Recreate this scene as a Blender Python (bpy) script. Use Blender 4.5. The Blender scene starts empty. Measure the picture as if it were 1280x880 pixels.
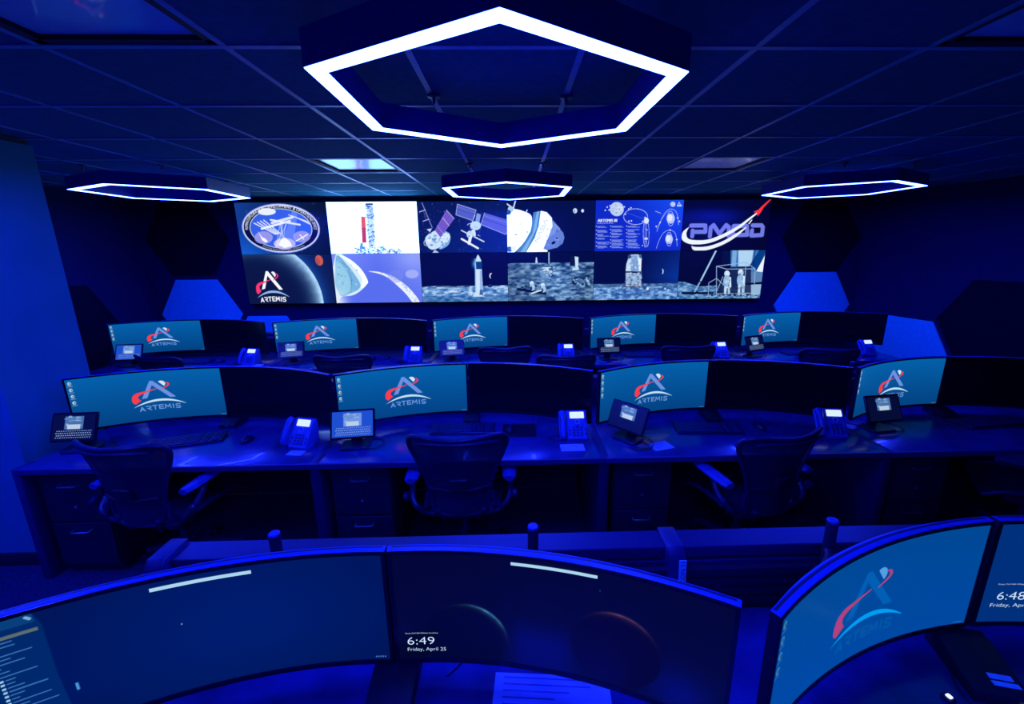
import bpy, bmesh, math, random
import numpy as np
from mathutils import Vector, Matrix
random.seed(7)
PI = math.pi
S = bpy.context.scene
C = S.collection

# ------------------------------------------------------------------ camera
FPX, PITCH, ROLL, YAW = 521.188, 0.2282, -0.0088, -0.0229
CAM_H = 1.975
cam_d = bpy.data.cameras.new('camera'); cam = bpy.data.objects.new('camera', cam_d); C.objects.link(cam)
_cy, _sy, _cp, _sp = math.cos(YAW), math.sin(YAW), math.cos(PITCH), math.sin(PITCH)
_F = Vector((-_sy*_cp, _cy*_cp, -_sp)); _R = Vector((_cy, _sy, 0)); _U = _R.cross(_F)
_cr, _sr = math.cos(ROLL), math.sin(ROLL)
_R2 = _R*_cr + _U*_sr; _U2 = _U*_cr - _R*_sr
_m = Matrix((_R2, _U2, -_F)).transposed().to_4x4(); _m.translation = (0, 0, CAM_H)
cam.matrix_world = _m
cam_d.sensor_width = 36; cam_d.lens = 36*FPX/1280
cam_d.shift_x = -13.8/1280; cam_d.shift_y = -9.6/1280
cam_d.clip_start = 0.02
S.camera = cam

# ------------------------------------------------------------------ world, exposure
w = bpy.data.worlds.new('world'); S.world = w; w.use_nodes = True
w.node_tree.nodes['Background'].inputs[0].default_value = (0.0, 0.0, 0.004, 1)
w.node_tree.nodes['Background'].inputs[1].default_value = 1.0
S.view_settings.view_transform = 'Standard'; S.view_settings.look = 'None'
S.view_settings.exposure = 0.0; S.view_settings.gamma = 1.0
S.view_settings.use_curve_mapping = False

LAMP = (1.5, 3.6, 130.0)          # blue LED strip, far above white level
# ------------------------------------------------------------------ materials
def mat(name, base=(.1, .1, .1), rough=.5, metal=0., emit=None, est=1., spec=.5, noise=None, bump=None, alpha=1., coat=0.):
    m = bpy.data.materials.new(name); m.use_nodes = True
    nt = m.node_tree; b = nt.nodes['Principled BSDF']
    b.inputs['Base Color'].default_value = (*base, 1); b.inputs['Roughness'].default_value = rough
    b.inputs['Metallic'].default_value = metal; b.inputs['Specular IOR Level'].default_value = spec
    b.inputs['Alpha'].default_value = alpha; b.inputs['Coat Weight'].default_value = coat
    if emit: b.inputs['Emission Color'].default_value = (*emit, 1); b.inputs['Emission Strength'].default_value = est
    tc = nt.nodes.new('ShaderNodeTexCoord')
    sc, amt = noise or (40., .12)
    n = nt.nodes.new('ShaderNodeTexNoise'); n.inputs['Scale'].default_value = sc; n.inputs['Detail'].default_value = 3
    nt.links.new(tc.outputs['Object'], n.inputs['Vector'])
    r = nt.nodes.new('ShaderNodeValToRGB')
    r.color_ramp.elements[0].position = .3; r.color_ramp.elements[1].position = .7
    r.color_ramp.elements[0].color = (*[c*(1-amt) for c in base], 1); r.color_ramp.elements[1].color = (*[min(1, c*(1+amt)) for c in base], 1)
    nt.links.new(n.outputs['Fac'], r.inputs['Fac']); nt.links.new(r.outputs['Color'], b.inputs['Base Color'])
    if bump:
        n2 = nt.nodes.new('ShaderNodeTexNoise'); n2.inputs['Scale'].default_value = bump[0]; n2.inputs['Detail'].default_value = 2
        nt.links.new(tc.outputs['Object'], n2.inputs['Vector'])
        bp = nt.nodes.new('ShaderNodeBump'); bp.inputs['Strength'].default_value = bump[1]; bp.inputs['Distance'].default_value = .004
        nt.links.new(n2.outputs['Fac'], bp.inputs['Height']); nt.links.new(bp.outputs['Normal'], b.inputs['Normal'])
    return m
M = dict(
    floor=mat('dark carpet', (.02, .03, .075), .95, spec=.1, noise=(60, .4), bump=(400, .6)),
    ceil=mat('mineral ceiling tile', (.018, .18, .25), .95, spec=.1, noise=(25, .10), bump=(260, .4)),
    tee=mat('painted ceiling tee', (.12, .40, .55), .4),
    wall=mat('navy painted wall', (.006, .012, .075), .8, spec=.2, noise=(3, .08), bump=(500, .15)),
    wall2=mat('blue painted partition', (.01, .26, .31), .75, spec=.2, noise=(3, .08), bump=(500, .2)),
    base=mat('black rubber baseboard', (.012, .012, .03), .6),
    hexlight=mat('pale felt panel', (.05, .95, .97), .9, spec=.1, noise=(30, .08)),
    hexdark=mat('charcoal felt panel', (.006, .007, .022), .95, spec=.05, noise=(30, .1)),
    lampbody=mat('black lamp profile', (.003, .010, .26), .35, noise=(20, .1)),
    cable=mat('steel cable', (.3, .3, .4), .4, metal=.6),
    cup=mat('lamp cup', (.08, .09, .15), .4, metal=.5),
    lamp=mat('lamp diffuser', (.8, .8, .8), .5, emit=LAMP, est=1.),
    troffer=mat('unlit light diffuser', (.45, .80, .97), .25, coat=.3, noise=(8, .04)),
    trofframe=mat('light recess frame', (.01, .01, .02), .6),
    black=mat('black plastic', (.012, .014, .05), .38, noise=(80, .15)),
    blackm=mat('matt black plastic', (.007, .008, .026), .55),
    bezel=mat('glossy black bezel', (.006, .006, .018), .22),
    grey=mat('grey plastic', (.02, .04, .20), .42),
    casing=mat('silver grey monitor back', (.015, .08, .42), .35, noise=(120, .06)),
    worktop=mat('dark laminate worktop', (.018, .032, .17), .22, noise=(9, .25), bump=(500, .05), coat=.25),
    edge=mat('rubber worktop edge', (.01, .02, .14), .4),
    console=mat('black console metal', (.009, .010, .035), .55, noise=(15, .2)),
    pillar=mat('console end panel', (.01, .015, .10), .45, noise=(12, .15)),
    rail=mat('anodised rail', (.006, .012, .085), .35, metal=.1, noise=(60, .1)),
    handle=mat('chrome handle', (.8, .85, .9), .32, metal=1.),
    mesh=mat('woven chair mesh', (.014, .017, .065), .55, alpha=.78, noise=(300, .4)),
    chairf=mat('graphite chair frame', (.006, .010, .062), .35),
    pad=mat('soft armrest', (.02, .05, .30), .45),
    phone=mat('phone plastic', (.03, .10, .42), .35),
    key=mat('keycap', (.012, .02, .12), .45),
    paper=mat('white paper', (.35, .48, .80), .8, noise=(14, .08)),
    label=mat('pale label tape', (.30, .80, .97), .6),
    ink=mat('black ink', (.002, .002, .01), .7),
    phdisp=mat('phone display', (.02, .02, .02), .3, emit=(.72, .88, 1.2)),
    led=mat('bright indicator', (.1, .1, .1), .3, emit=(1.1, 1.3, 2.2)),
    white_text=mat('lit screen text', (.01, .01, .01), .4, emit=(.62, .80, 1.0)),
    banner=mat('pale banner', (.01, .01, .01), .4, emit=(.40, .66, .86)),
)
def screen_mat():
    m = bpy.data.materials.new('lit screen picture'); m.use_nodes = True
    nt = m.node_tree; b = nt.nodes['Principled BSDF']
    b.inputs['Base Color'].default_value = (.004, .004, .008, 1); b.inputs['Roughness'].default_value = .30
    a = nt.nodes.new('ShaderNodeAttribute'); a.attribute_name = 'Col'
    nt.links.new(a.outputs['Color'], b.inputs['Emission Color']); b.inputs['Emission Strength'].default_value = 1.
    return m
M['screen'] = screen_mat()
M['offscreen'] = mat('switched off screen', (.003, .003, .008), .25, noise=(5, .05))

# ------------------------------------------------------------------ mesh helpers
class MB:
    def __init__(s): s.v = []; s.f = []; s.sm = []; s.mi = []; s.cur = 0
    def add(s, vs, fs, smooth=False):
        o = len(s.v); s.v += [tuple(p) for p in vs]
        for f in fs: s.f.append([i+o for i in f]); s.sm.append(smooth); s.mi.append(s.cur)
        return s
    def box(s, c, d, T=None):
        x, y, z = [a/2 for a in d]
        vs = [Vector((sx*x, sy*y, sz*z)) for sx in (-1, 1) for sy in (-1, 1) for sz in (-1, 1)]
        vs = [(T @ p if T else p)+Vector(c) for p in vs]
        return s.add(vs, [(0, 1, 3, 2), (4, 6, 7, 5), (0, 4, 5, 1), (2, 3, 7, 6), (0, 2, 6, 4), (1, 5, 7, 3)])
    def bb(s, x0, x1, y0, y1, z0, z1): return s.box(((x0+x1)/2, (y0+y1)/2, (z0+z1)/2), (x1-x0, y1-y0, z1-z0))
    def rbox(s, c, d, r=.004, T=None, n=3):      # box with rounded vertical corners and chamfered rims
        x, y, z = [a/2 for a in d]; r = min(r, x*.98, y*.98); e = min(r*.5, z*.6)
        def ring(ins, zz):
            out = []
            for (cx, cy, a0) in ((x-r, y-r, 0), (-x+r, y-r, PI/2), (-x+r, -y+r, PI), (x-r, -y+r, 1.5*PI)):
                for k in range(n+1):
                    a = a0+PI/2*k/n; out.append(Vector((cx+(r-ins)*math.cos(a), cy+(r-ins)*math.sin(a), zz)))
            return out
        rings = [ring(e, -z), ring(0, -z+e), ring(0, z-e), ring(e, z)]
        N = len(rings[0]); vs = [(T @ p if T else p)+Vector(c) for R_ in rings for p in R_]
        fs = [tuple(range(N-1, -1, -1)), tuple(range(3*N, 4*N))]
        for k in range(3):
            for i in range(N): j = (i+1) % N; fs.append((k*N+i, k*N+j, (k+1)*N+j, (k+1)*N+i))
        return s.add(vs, fs, True)
    def tube(s, pts, r, n=8, closed=False, flat=1.):
        pts = [Vector(p) for p in pts]; N = len(pts); rs = r if isinstance(r, (list, tuple)) else [r]*N
        vs = []; up = None
        for i, p in enumerate(pts):
            a = pts[(i-1) % N] if (closed or i > 0) else p; b = pts[(i+1) % N] if (closed or i < N-1) else p
            t = (b-a).normalized()
            if up is None: up = Vector((0, 0, 1)) if abs(t.z) < .9 else Vector((0, 1, 0))
            u = t.cross(up);
            if u.length < 1e-5: u = t.cross(Vector((1, 0, 0)))
            u.normalize(); up2 = u.cross(t).normalized(); up = up2
            for k in range(n):
                g = 2*PI*k/n; vs.append(p+(u*math.cos(g)+up2*math.sin(g)*flat)*rs[i])
        fs = []
        for i in range(N if closed else N-1):
            j = (i+1) % N
            for k in range(n): l = (k+1) % n; fs.append((i*n+k, i*n+l, j*n+l, j*n+k))
        if not closed: fs += [tuple(range(n-1, -1, -1)), tuple(range((N-1)*n, N*n))]
        return s.add(vs, fs, True)
    def cyl(s, a, b, r, n=16, r2=None): return s.tube([a, b], [r, r if r2 is None else r2], n)
    def lathe(s, prof, c=(0, 0, 0), n=20, axis='z'):
        vs = []
        for (r, z) in prof:
            for k in range(n):
                g = 2*PI*k/n; p = (r*math.cos(g), r*math.sin(g), z)
                if axis == 'x': p = (p[2], p[0], p[1])
                if axis == 'y': p = (p[0], p[2], p[1])
                vs.append(Vector(p)+Vector(c))
        fs = []
        for i in range(len(prof)-1):
            for k in range(n): l = (k+1) % n; fs.append((i*n+k, i*n+l, (i+1)*n+l, (i+1)*n+k))
        fs += [tuple(range(n-1, -1, -1)), tuple(range((len(prof)-1)*n, len(prof)*n))]
        return s.add(vs, fs, True)
    def grid(s, fn, nu, nv, smooth=True, flip=False):
        vs = [fn(i/nu, j/nv) for j in range(nv+1) for i in range(nu+1)]; fs = []
        for j in range(nv):
            for i in range(nu):
                a = j*(nu+1)+i; q = (a, a+1, a+nu+2, a+nu+1); fs.append(q[::-1] if flip else q)
        return s.add(vs, fs, smooth)
    def prism(s, poly, axis, a, b):        # polygon in the two other axes, extruded from a to b
        def P(p, t): return {'x': (t, p[0], p[1]), 'y': (p[0], t, p[1]), 'z': (p[0], p[1], t)}[axis]
        n = len(poly); vs = [P(p, a) for p in poly]+[P(p, b) for p in poly]
        fs = [tuple(range(n-1, -1, -1)), tuple(range(n, 2*n))]+[(i, (i+1) % n, (i+1) % n+n, i+n) for i in range(n)]
        return s.add(vs, fs)
    def ngon(s, pts): return s.add(pts, [tuple(range(len(pts)))])
    def build(s, name, m, parent=None, bevel=0, sharp=40, loc=None):
        me = bpy.data.meshes.new(name); me.from_pydata(s.v, [], s.f)
        ms = m if isinstance(m, (list, tuple)) else [m]
        for x in ms: me.materials.append(x)
        me.polygons.foreach_set('use_smooth', s.sm); me.polygons.foreach_set('material_index', s.mi)
        b = bmesh.new(); b.from_mesh(me); bmesh.ops.recalc_face_normals(b, faces=b.faces)
        if bevel:
            es = [e for e in b.edges if len(e.link_faces) == 2 and e.calc_face_angle(0) > .6]
            bmesh.ops.bevel(b, geom=es, offset=bevel, segments=2, profile=.5, affect='EDGES', clamp_overlap=True)
        b.to_mesh(me); b.free()
        me.set_sharp_from_angle(angle=math.radians(sharp)); me.update()
        o = bpy.data.objects.new(name, me); C.objects.link(o)
        if parent: o.parent = parent
        if loc: o.location = loc
        return o
def tag(o, label=None, cat=None, group=None, kind=None):
    if label: o['label'] = label
    if cat: o['category'] = cat
    if group: o['group'] = group
    if kind: o['kind'] = kind
    return o
def thing(name, loc, rz=0, label=None, cat=None, group=None):
    o = bpy.data.objects.new(name, None); C.objects.link(o); o.empty_display_size = .1
    o.location = loc; o.rotation_euler = (0, 0, rz); return tag(o, label, cat, group)
def struct(o): o['kind'] = 'structure'; return o
def kids(o): return [c for c in C.objects if c.parent == o]
KID = {}
def copy_tree(o, parent=None):
    c = o.copy(); C.objects.link(c)
    if parent: c.parent = parent
    for ch in kids(o): copy_tree(ch, c)
    return c
def place(proto, first, loc, rz, label, group, sc=None):
    o = proto if first else copy_tree(proto)
    o.location = loc; o.rotation_euler = (0, 0, rz); o['label'] = label; o['group'] = group
    if sc: o.scale = (sc, sc, sc)
    return o

# ------------------------------------------------------------------ screen pictures, drawn in code
def lin(c): c = np.clip(np.asarray(c, float)/255, 0, None); return np.where(c <= .04045, c/12.92, ((c+.055)/1.055)**2.4)
_TX = {}
def text_tris(t, off=0.):
    if (t, off) in _TX: return _TX[(t, off)]
    cu = bpy.data.curves.new('tmp', 'FONT'); cu.body = t; cu.size = 1.; cu.offset = off; cu.resolution_u = 3
    ob = bpy.data.objects.new('tmp', cu); C.objects.link(ob)
    bpy.context.view_layer.update()
    me = bpy.data.meshes.new_from_object(ob.evaluated_get(bpy.context.evaluated_depsgraph_get()))
    me.calc_loop_triangles()
    V = np.array([v.co[:2] for v in me.vertices]) if len(me.vertices) else np.zeros((1, 2))
    T = [tuple(x.vertices) for x in me.loop_triangles]
    bpy.data.objects.remove(ob); bpy.data.meshes.remove(me); bpy.data.curves.remove(cu)
    _TX[(t, off)] = (V, T); return _TX[(t, off)]
def vnoise(x, y, seed=0):
    xi = np.floor(x).astype(int); yi = np.floor(y).astype(int); fx = x-xi; fy = y-yi
    fx = fx*fx*(3-2*fx); fy = fy*fy*(3-2*fy)
    def h(a, b):
        n = (a*374761393+b*668265263+seed*974711) & 0x7fffffff; n = ((n ^ (n >> 13))*1274126177) & 0x7fffffff
        return ((n ^ (n >> 16)) & 0xffff)/65535.
    return (h(xi, yi)*(1-fx)+h(xi+1, yi)*fx)*(1-fy)+(h(xi, yi+1)*(1-fx)+h(xi+1, yi+1)*fx)*fy
def fbm(x, y, o=4, seed=0):
    r = 0; a = .5; t = 0
    for k in range(o): r = r+a*vnoise(x*2**k, y*2**k, seed+k); t += a; a *= .5
    return r/t
class Cv:
    def __init__(s, w_, h_, asp, bg=(0, 0, 0), ss=3, H=None):
        s.w, s.h, s.asp, s.ss = w_, h_, asp, ss
        s.nx, s.ny = w_*ss, h_*ss; s.A = np.zeros((s.ny, s.nx, 3)); s.A[:] = bg
        s.X = (np.arange(s.nx)+.5)/s.nx*asp; s.Y = (np.arange(s.ny)+.5)/s.ny; s.H = H
    def m(s, p):                                   # optional homography from sketch units
        if s.H is None: return p
        q = np.c_[np.asarray(p, float), np.ones(len(p))] @ s.H.T; return q[:, :2]/q[:, 2:]
    def win(s, x0, x1, y0, y1):
        i0 = max(0, int(x0/s.asp*s.nx)-1); i1 = min(s.nx, int(x1/s.asp*s.nx)+2); j0 = max(0, int(y0*s.ny)-1); j1 = min(s.ny, int(y1*s.ny)+2)
        if i0 >= i1 or j0 >= j1: return None
        return slice(j0, j1), slice(i0, i1), s.X[None, i0:i1], s.Y[j0:j1, None]
    def put(s, jj, ii, k, col, a):
        k = np.clip(k*a, 0, 1)[..., None]
        if callable(col): col = col(s.X[None, ii], s.Y[jj][:, None])
        s.A[jj, ii] = s.A[jj, ii]*(1-k)+np.asarray(col, float)*k
    def poly(s, p, col, a=1.):
        p = np.asarray(s.m(p), float); W = s.win(p[:, 0].min(), p[:, 0].max(), p[:, 1].min(), p[:, 1].max())
        if not W: return
        jj, ii, X, Y = W; ins = np.zeros(np.broadcast(X, Y).shape, bool)
        for k in range(len(p)):
            (x0, y0), (x1, y1) = p[k], p[(k+1) % len(p)]
            if y0 == y1: continue
            ins ^= ((Y >= y0) != (Y >= y1)) & (X < (x1-x0)*(Y-y0)/(y1-y0)+x0)
        s.put(jj, ii, ins.astype(float), col, a)
    def line(s, p, wd, col, a=1.):
        p = np.asarray(s.m(p), float); W = s.win(p[:, 0].min()-wd, p[:, 0].max()+wd, p[:, 1].min()-wd, p[:, 1].max()+wd)
        if not W: return
        jj, ii, X, Y = W; ins = np.zeros(np.broadcast(X, Y).shape, bool)
        for k in range(len(p)-1):
            d = p[k+1]-p[k]; L = max(d@d, 1e-12); t = np.clip(((X-p[k][0])*d[0]+(Y-p[k][1])*d[1])/L, 0, 1)
            ins |= (X-p[k][0]-t*d[0])**2+(Y-p[k][1]-t*d[1])**2 < (wd/2)**2
        s.put(jj, ii, ins.astype(float), col, a)
    def ell(s, c, rx, ry, col, a=1., rot=0, n=40, sk=True):
        g = np.linspace(0, 2*PI, n, endpoint=False); x = rx*np.cos(g); y = ry*np.sin(g); cr, sr = math.cos(rot), math.sin(rot)
        s.poly(np.c_[c[0]+x*cr-y*sr, c[1]+x*sr+y*cr], col, a)
    def ring(s, c, rx, ry, wd, col, a=1., g0=0, g1=360, rot=0):
        g = np.radians(np.linspace(g0, g1, 60)); x = rx*np.cos(g); y = ry*np.sin(g); cr, sr = math.cos(rot), math.sin(rot)
        s.line(np.c_[c[0]+x*cr-y*sr, c[1]+x*sr+y*cr], wd, col, a)
    def glow(s, c, rx, ry, col, a=1., pw=2.):
        c = s.m([c])[0]; d = ((s.X[None, :]-c[0])/rx)**2+((s.Y[:, None]-c[1])/ry)**2
        s.put(slice(0, s.ny), slice(0, s.nx), np.exp(-d**(pw/2)), col, a)
    def fn(s, f): s.A[:] = f(s.X[None, :, None]+0*s.Y[:, None, None], s.Y[:, None, None]+0*s.X[None, :, None], s.A)
    def text(s, t, x, y, h, col, a=1., sx=1., warp=None, center=False, rot=0.):
        V, T = text_tris(t); V = V.copy()
        if center: V[:, 0] -= V[:, 0].max()/2
        V = V*[h*1.4*sx, h*1.4]
        if warp: V = np.array([warp(q[0], q[1]) for q in V])
        else:
            cr, sr = math.cos(rot), math.sin(rot); V = np.c_[V[:, 0]*cr-V[:, 1]*sr+x, V[:, 0]*sr+V[:, 1]*cr+y]
        for tri in T: s.poly(V[list(tri)], col, a)
    def stars(s, n, seed, col=(170, 190, 255), r=.004, box=(0, 1, 0, 1)):
        g = random.Random(seed)
        for k in range(n):
            x = (box[0]+(box[1]-box[0])*g.random())*s.asp; y = box[2]+(box[3]-box[2])*g.random(); q = r*(.4+g.random())
            H, s.H = s.H, None; s.poly([(x-q, y-q), (x+q, y-q), (x+q, y+q), (x-q, y+q)], col, .3+.7*g.random()); s.H = H
    def out(s): return s.A.reshape(s.h, s.ss, s.w, s.ss, 3).mean((1, 3))
def homog(src, asp):      # src: TL, TR, BR, BL in sketch units -> panel units
    dst = [(0, 1), (asp, 1), (asp, 0), (0, 0)]; A = []; b = []
    for (x, y), (u, v) in zip(src, dst):
        A += [[x, y, 1, 0, 0, 0, -u*x, -u*y], [0, 0, 0, x, y, 1, -v*x, -v*y]]; b += [u, v]
    h = np.linalg.solve(np.array(A, float), np.array(b, float)); return np.append(h, 1).reshape(3, 3)
def smooth(p, n=6, closed=False):
    p = [np.array(q, float) for q in p]; N = len(p); out = []
    for i in range(N if closed else N-1):
        g = lambda k: p[k % N] if closed else p[min(max(k, 0), N-1)]
        a, b, c, d = g(i-1), g(i), g(i+1), g(i+2)
        for k in range(n):
            t = k/n; out.append(.5*((2*b)+(c-a)*t+(2*a-5*b+4*c-d)*t*t+(3*b-a-3*c+d)*t**3))
    if not closed: out.append(p[-1])
    return out
def emblem(cv, x, y, W, Hh, cA, cM, cR, cW, cT, aA=1.):
    P = lambda u, v: (x+u*W, y+v*Hh)
    t = np.linspace(0, 1, 25)
    arc = [P(u, .115+.25*(1-((u-.52)/.52)**2)) for u in t]+[P(u, .115+.175*(1-((u-.52)/.52)**2)) for u in t[::-1]]
    cv.poly([P(.185, .40), P(.385, 1.), P(.445, 1.), P(.83, .395), P(.715, .395), P(.415, .855), P(.29, .43)], cA, aA)
    g = np.linspace(0, 2*PI, 40)
    moon = [(.595+.078*math.cos(a), .885+.10*math.sin(a)) for a in g]
    keep = [(max(u, .53+(.985-v)*.58), v) for u, v in moon]
    cv.poly([P(*q) for q in keep], cM)
    sw = smooth([(0.01, .42), (.035, .53), (.12, .62), (.28, .665), (.49, .73)], 8)
    sw += smooth([(.49, .71), (.33, .635), (.19, .56), (.13, .50), (.13, .42), (.17, .36)], 8)
    sw += smooth([(.17, .36), (.115, .30), (.06, .25), (.015, .31), (0.01, .42)], 6)
    cv.poly([P(*q) for q in sw], cR)
    lp = smooth([(.575, .69), (.68, .755), (.745, .83), (.73, .905), (.66, .925)], 8)
    lp += smooth([(.66, .905), (.70, .885), (.705, .83), (.66, .78), (.59, .72)], 8)
    cv.poly([P(*q) for q in lp], cR)
    cv.poly(arc, cW)
    # lettering on a shallow arc
    def L(segs, u0, wd):
        for sg in segs: cv.line([P(u0+wd*a, b*.135+.10*(1-((u0-.5)/.5)**2)*.5-.03) for a, b in sg], Hh*.031, cT)
    step = .117; u = .115
    for ch in 'ARTEMIS':
        G = {'A': [[(0, 0), (.5, 1), (1, 0)], [(.35, .3), (.75, .3)]], 'R': [[(0, 1), (.8, 1), (1, .75), (.75, .45), (.25, .45)], [(.4, .45), (1, 0)]],
             'T': [[(0, 1), (1, 1)], [(.5, 1), (.5, 0)]], 'E': [[(1, 1), (.1, 1), (.1, 0), (1, 0)], [(.1, .5), (.9, .5)]],
             'M': [[(0, 0), (.1, 1), (.5, .3), (.9, 1), (1, 0)]], 'I': [[(.5, 0), (.5, 1)]],
             'S': [[(1, .9), (.8, 1), (.2, 1), (0, .8), (.2, .52), (.8, .48), (1, .2), (.8, 0), (.2, 0), (0, .1)]]}[ch]
        wd = .085 if ch != 'M' else .105
        if ch == 'I': wd = .04
        L(G, u, wd); u += wd+.032
def grid_screen(name, colors, fn, parent, mtl='screen'):
    h_, w_, _ = colors.shape
    U, Vv = np.meshgrid(np.linspace(0, 1, w_), np.linspace(0, 1, h_))
    co = fn(U.ravel(), Vv.ravel())
    me = bpy.data.meshes.new(name); nf = (w_-1)*(h_-1)
    me.vertices.add(w_*h_); me.vertices.foreach_set('co', co.astype(np.float32).ravel())
    i, j = np.meshgrid(np.arange(w_-1), np.arange(h_-1)); a = (j*w_+i).ravel()
    q = np.stack([a, a+1, a+w_+1, a+w_], 1)
    me.loops.add(nf*4); me.loops.foreach_set('vertex_index', q.ravel().astype(np.int32))
    me.polygons.add(nf); me.polygons.foreach_set('loop_start', (np.arange(nf)*4).astype(np.int32))
    me.update(calc_edges=True)
    me.polygons.foreach_set('use_smooth', np.ones(nf, bool))
    at = me.color_attributes.new('Col', 'FLOAT_COLOR', 'POINT')
    cl = lin(colors); cl = np.where(colors > 255, 1+(colors-255)/60., cl)
    at.data.foreach_set('color', np.c_[cl.reshape(-1, 3), np.ones(w_*h_)].astype(np.float32).ravel())
    me.materials.append(M[mtl]); o = bpy.data.objects.new(name, me); C.objects.link(o); o.parent = parent
    return o

# ================================================================== STRUCTURE
CEIL = 2.65; G0X, G0Y, TILE = -.9664, 1.6345, .61
mb = MB(); mb.bb(-7, 7, -3.2, 6.2, -.1, 0); struct(mb.build('floor', M['floor']))
# ceiling: slab with openings for the recessed lights is built as tiles round them
troff = [(-1, -1), (-1, 3), (4, -1), (4, 3), (-1, -5), (4, -5)]
mb = MB()
for i in range(-10, 12):
    for j in range(-9, 9):
        if (i, j) in troff: continue
        x = G0X+i*TILE; y = G0Y+j*TILE
        mb.bb(x+.012, x+TILE-.012, y+.012, y+TILE-.012, CEIL, CEIL+.02)
mb.bb(-7, 7, -3.4, 6.6, CEIL+.12, CEIL+.15)
ce = struct(mb.build('ceiling', M['ceil']))
mb = MB()
for i in range(-10, 13): x = G0X+i*TILE; mb.bb(x-.012, x+.012, -3.2, 6.2, CEIL-.003, CEIL+.03)
for j in range(-8, 8): y = G0Y+j*TILE; mb.bb(-7, 7, y-.0122, y+.0122, CEIL-.0035, CEIL+.03)
tg = struct(mb.build('trim_1', M['tee']))
YB = 5.92
mb = MB(); mb.bb(-5.03, 4.95, YB, YB+.12, 0, CEIL); struct(mb.build('wall_back', M['wall']))
mb = MB(); mb.prism([(4.92, YB+.1), (5.30, 3.9), (5.6, 1.0), (5.6, -3.2), (5.75, -3.2), (5.75, 1.0), (5.45, 3.9), (5.07, YB+.1)], 'z', 0, CEIL)
struct(mb.build('wall_right', M['wall']))
mb = MB(); mb.prism([(-5.0, YB+.1), (-4.86, 4.6), (-4.8, 3.2), (-4.95, 3.2), (-5.0, 4.6), (-5.15, YB+.1)], 'z', 0, CEIL)
struct(mb.build('wall_left', M['wall']))
mb = MB(); mb.bb(-6, 6, -3.2, -3.08, 0, CEIL); struct(mb.build('wall_rear', M['wall']))
# projecting partition on the left with a chamfered corner
mb = MB(); mb.prism([(-4.8, 2.395), (-3.0, 2.395), (-2.975, 2.88), (-4.82, 2.93)], 'z', 0, CEIL-.035)
struct(mb.build('wall_partition', M['wall2']))
mb = MB(); mb.bb(-4.92, -4.8, -3.2, 3.0, 0, CEIL); struct(mb.build('wall_left_near', M['wall2']))
mb = MB(); mb.prism([(-4.8, 2.41), (-3.012, 2.41), (-2.99, 2.87), (-4.82, 2.92)], 'z', CEIL-.035, CEIL-.004)
struct(mb.build('trim_2', M['blackm']))
mb = MB(); mb.bb(-4.8, -3.0, 2.383, 2.395, 0, .09); struct(mb.build('baseboard_left', M['base'], bevel=.002))
mb = MB(); mb.bb(-5.0, 4.9, YB-.012, YB, 0, .09); struct(mb.build('baseboard_back', M['base']))

# recessed, switched off ceiling lights
def troffer(i, j, label):
    x0 = G0X+i*TILE; y0 = G0Y+j*TILE
    t = thing('recessed_ceiling_light', (x0+TILE/2, y0+TILE/2, CEIL), 0, label, 'ceiling light', 'square recessed lights in the ceiling grid')
    h = TILE/2-.0125
    mb = MB()
    for a, b, c_, d in ((-h, h, -h, -h+.03), (-h, h, h-.03, h), (-h, -h+.03, -h, h), (h-.03, h, -h, h)): mb.bb(a, b, c_, d, .0, .075)
    mb.build('recess_frame', M['trofframe'], t)
    mb = MB(); mb.rbox((0, 0, .022), (2*h-.07, 2*h-.07, .02), .01); mb.build('diffuser', M['troffer'], t)
troffer(-1, 3, 'square recessed ceiling light above the left half of the picture wall, paler of the two')
troffer(4, 3, 'square recessed ceiling light above the right half of the picture wall')
troffer(-1, -1, 'dark recessed ceiling square left of the large hexagon lamp, cut by the top edge')
troffer(4, -1, 'dark recessed ceiling square in the top right corner')

# felt hexagons on the walls
def hexa(name, P, ax, zc, s, m, label, th=.02):
    ax = Vector(ax).normalized(); n = Vector((ax.y, -ax.x, 0))
    mb = MB(); v = []
    for dd, sc in ((0, 1.), (th-.004, 1.), (th, .992)):
        for k in range(6):
            a = PI/3*k; v.append(Vector((P[0], P[1], zc))+ax*s*sc*math.cos(a)+Vector((0, 0, s*sc*math.sin(a)))+n*dd)
    fs = [tuple(range(12, 18)), tuple(range(5, -1, -1))]+[(r*6+k, r*6+(k+1) % 6, r*6+6+(k+1) % 6, r*6+6+k) for r in (0, 1) for k in range(6)]
    c = Vector((P[0], P[1], zc)); mb.add([q-c for q in v], fs)
    o = mb.build(name, M[m]); o.location = c; tag(o, label, 'wall panel', 'hexagonal felt panels on the walls')
SH = .555
hexa('hexagon_wall_panel', (-4.38, YB-.001), (1, 0, 0), 2.12, SH, 'hexdark', 'dark hexagonal wall panel left of the picture wall, below the left lamp')
hexa('hexagon_wall_panel', (-4.36, YB-.001), (1, 0, 0), 1.10, SH, 'hexlight', 'bright blue hexagonal wall panel left of the picture wall, behind the far monitors')
hexa('hexagon_wall_panel', (-3.47, YB-.001), (1, 0, 0), .60, SH-.02, 'hexlight', 'low bright blue hexagonal wall panel barely showing between two far monitors')
hexa('hexagon_wall_panel', (4.32, YB-.001), (1, 0, 0), 2.075, SH, 'hexdark', 'dark hexagonal wall panel right of the picture wall, under the right lamp')
hexa('hexagon_wall_panel', (4.32, YB-.001), (1, 0, 0), 1.13, SH, 'hexlight', 'bright blue hexagonal wall panel right of the picture wall')
def on_right(y): return 4.92+(YB+.1-y)*(.38/2.12) if y > 3.9 else 5.30+(3.9-y)*.3/2.9
axR = (.38, -2.12, 0)
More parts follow.
